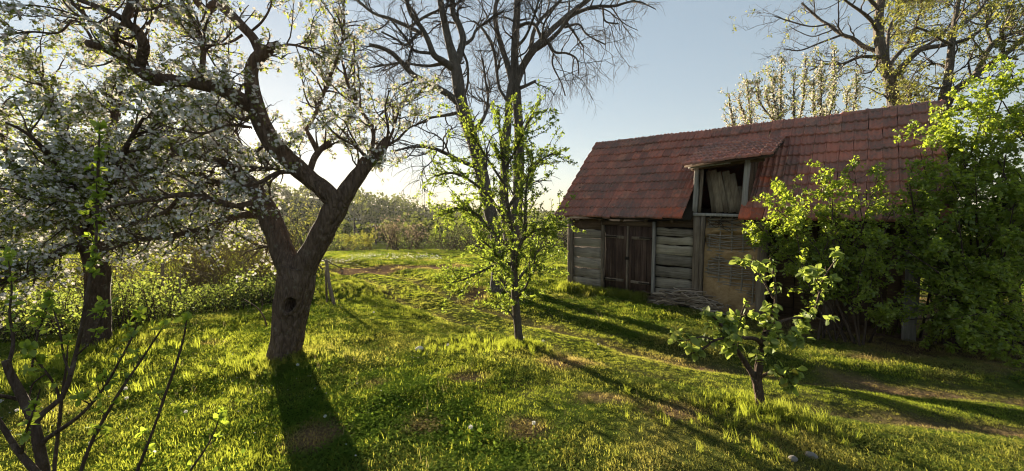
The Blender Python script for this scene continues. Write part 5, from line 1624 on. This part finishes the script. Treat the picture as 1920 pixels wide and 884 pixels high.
def grass_points(seed):
    r = np.random.default_rng(seed)
    out = []
    for (y0, y1, den, s0, s1) in ((1.6, 4.2, 660, .62, .95), (4.2, 7.5, 400, .72, 1.1), (7.5, 13, 170, 1.0, 1.6), (13, 22, 70, 1.2, 2.0), (22, 40, 26, 1.5, 2.6)):
        xm0, xm1 = 1.42 * y0 + .8, 1.42 * y1 + .8
        nn_ = int(den * (y1 - y0) * 2 * xm1)
        y = r.uniform(y0, y1, nn_); x = r.uniform(-xm1, xm1, nn_)
        k = np.abs(x) < 1.42 * y + .8
        x, y = x[k], y[k]
        bx, by = blocal(x, y)
        k = ~((bx > -.05) & (bx < 7.3) & (by > -.10))
        k &= ~((bx > 8) & (by > 0)) | (y < 12)
        x, y = x[k], y[k]
        dm_ = dirt_mask(x, y)
        k = r.random(len(x)) > dm_ * .80
        x, y, dm_ = x[k], y[k], dm_[k]
        out.append((x, y, r.uniform(s0, s1, len(x)), dm_))
    x, y, s, dm_ = (np.concatenate([o_[i] for o_ in out]) for i in range(4))
    q = np.stack([x, y, 0 * x], -1)
    nz = vnoise(q * 1.7 + 3) * .5 + vnoise(q * 4.9) * .4
    var = np.where(r.random(len(x)) < np.clip(.46 + .6 * nz, .05, .9), r.integers(3, 5, len(x)), r.integers(0, 3, len(x)))
    s = s * np.clip(1 + .30 * vnoise(q * 2.6 + 8) + .25 * vnoise(q * .8 + 4), .45, 1.7)
    dt_ = np.abs(seg_dist(x, y, TRACK)); lane = sstep(1.25, .9, dt_)
    s = s * (1 - .5 * lane); var = np.where((r.random(len(x)) < lane * .85) & (var > 2), r.integers(0, 3, len(x)), var)
    wd_ = r.random(len(x))
    var = np.where(wd_ < .020 + .03 * np.clip(nz, 0, 1), 6, var); var = np.where(wd_ > .994, 7, var)
    s = np.where(var == 6, np.minimum(s, 1.2), s)
    dry = np.clip(dm_ * 1.3 + .55 * np.clip(vnoise(q * 1.3 + 2) + .15, 0, 1) * (.35 + .65 * sstep(-1.5, 1.5, x)) * (1 - sstep(6, 10, y)), 0, 1)
    # longer grass along the barn footing, round the quince and the trunks
    ex = []
    bxs = r.uniform(-.1, 2.3, 420); bys = -.14 - np.abs(r.normal(0, .14, 420))
    w_ = BC[None] + EX[None] * bxs[:, None] + EY[None] * bys[:, None]
    ex.append((w_[:, 0], w_[:, 1], r.uniform(.9, 1.7, 420)))
    for (c_, n_, sp, s0, s1) in ((Q0, 150, .24, .35, .75), (A0, 240, .30, .4, .75), (S0, 160, .22, .4, .8), (gp(870, 650), 130, .28, .3, .6), (gp(1350, 800), 60, .35, .3, .6), (gp(120, 700), 200, .7, .5, 1.0), (gp(1900, 640), 260, 1.0, .6, 1.2), (gp(640, 548), 260, .8, .5, 1.0), (B0, 160, .4, .5, 1.0)):
        p_ = r.normal(0, sp, (n_, 2)) + c_[:2]
        ex.append((p_[:, 0], p_[:, 1], r.uniform(s0, s1, n_)))
    exx, exy, exs = (np.concatenate([e_[i] for e_ in ex]) for i in range(3))
    x = np.concatenate([x, exx]); y = np.concatenate([y, exy]); s = np.concatenate([s, exs])
    var = np.concatenate([var, np.full(len(exx), 5)]); dry = np.concatenate([dry, np.zeros(len(exx))])
    return x, y, s, var, dry, r.uniform(0, 6.283, len(x)), r.normal(0, .12, (len(x), 2))
x, y, s, var, dry, rot, tilt = grass_points(17)
me = bpy.data.meshes.new('grass')
me.vertices.add(len(x))
me.vertices.foreach_set('co', np.stack([x, y, ground(x, y)], 1).astype(np.float32).ravel())
for nm, typ, dat in (('scl', 'FLOAT', s), ('dry', 'FLOAT', dry), ('var', 'INT', var)):
    aa = me.attributes.new(nm, typ, 'POINT'); aa.data.foreach_set('value', dat.astype(np.int32 if typ == 'INT' else np.float32))
aa = me.attributes.new('rot', 'FLOAT_VECTOR', 'POINT')
aa.data.foreach_set('vector', np.stack([tilt[:, 0], tilt[:, 1], rot], 1).astype(np.float32).ravel())
grass = link('grass', me)
tag(grass, 'short sunlit lawn grass and clover of the orchard', 'grass', kind='stuff')
ng = bpy.data.node_groups.new('grass_tufts', 'GeometryNodeTree')
ng.interface.new_socket('Geometry', in_out='INPUT', socket_type='NodeSocketGeometry')
ng.interface.new_socket('Geometry', in_out='OUTPUT', socket_type='NodeSocketGeometry')
N_ = ng.nodes
gi, go = N_.new('NodeGroupInput'), N_.new('NodeGroupOutput')
iop = N_.new('GeometryNodeInstanceOnPoints'); ci = N_.new('GeometryNodeCollectionInfo')
ci.inputs['Collection'].default_value = gcol
ci.inputs['Separate Children'].default_value = True
ci.inputs['Reset Children'].default_value = True
def attr(nm, dt):
    k = N_.new('GeometryNodeInputNamedAttribute'); k.data_type = dt; k.inputs[0].default_value = nm
    return k.outputs[0]
ng.links.new(gi.outputs[0], iop.inputs['Points'])
ng.links.new(ci.outputs[0], iop.inputs['Instance'])
iop.inputs['Pick Instance'].default_value = True
ng.links.new(attr('var', 'INT'), iop.inputs['Instance Index'])
ng.links.new(attr('rot', 'FLOAT_VECTOR'), iop.inputs['Rotation'])
ng.links.new(attr('scl', 'FLOAT'), iop.inputs['Scale'])
ng.links.new(iop.outputs[0], go.inputs[0])
md = grass.modifiers.new('tufts', 'NODES'); md.node_group = ng
# petals shed on the lawn under the apple trees
gfp = Geo()
np_ = 700
px_ = np.concatenate([rg.normal(A0[0] - .3, 1.3, np_ // 2), rg.normal(B0[0] + .6, 1.2, np_ // 2)]); py_ = np.concatenate([rg.normal(A0[1] - .5, 1.0, np_ // 2), rg.normal(B0[1] - .6, 1.1, np_ // 2)])
pp = np.stack([px_, py_, ground(px_, py_) + rg.uniform(.012, .03, np_)], 1)
scatter(gfp, LEAF4, pp, rg.normal(0, 1, (np_, 3)) * np.array([1, 1, .2]), rg.normal(0, .35, (np_, 3)) + np.array([0, 0, 1]), rg.uniform(.010, .017, np_), 1.3)
o = gfp.build('fallen_petals', M['petal'], None); tag(o, 'white petals shed on the lawn below the apple trees', 'petals', kind='stuff')
# pale flowers in the far field
gfl = Geo()
n = 700
u = rg.uniform(600, 830, n); v = rg.normal(488, 3.5, n)
z = -.3
pp = np.array([atz(a_, b_, -.35) for a_, b_ in zip(u, v)])
pp[:, 2] = ground(pp[:, 0], pp[:, 1]) + rg.uniform(.12, .25, n)
k = rg.random(n) < .75
scatter(gfl, FLOWER, pp[k], rg.normal(0, 1, (k.sum(), 3)), rg.normal(0, .5, (k.sum(), 3)) + np.array([0, -.4, .6]), rg.uniform(.014, .028, k.sum()))
o = gfl.build('field_flowers', M['puff'], None); tag(o, 'scattered white flowers in the far sunlit field', 'flowers', kind='stuff')

# ------------------------------------------------------------------ the valley air
g = Geo(); boxgeo(g, -700, 420, -60, 420, -40, 45)
def haze_mat():
    k = NT('valley_air')
    v = k.n('VolumePrincipled')
    v.inputs['Color'].default_value = (.95, .93, .88, 1)
    v.inputs['Density'].default_value = HAZE
    v.inputs['Anisotropy'].default_value = .25
    k.l(v.outputs[0], k.out.inputs['Volume'])
    return k.m
HAZE = .0002
o = g.build('haze', haze_mat(), None); tag(o, 'thin warm evening haze filling the valley', 'haze', kind='stuff')
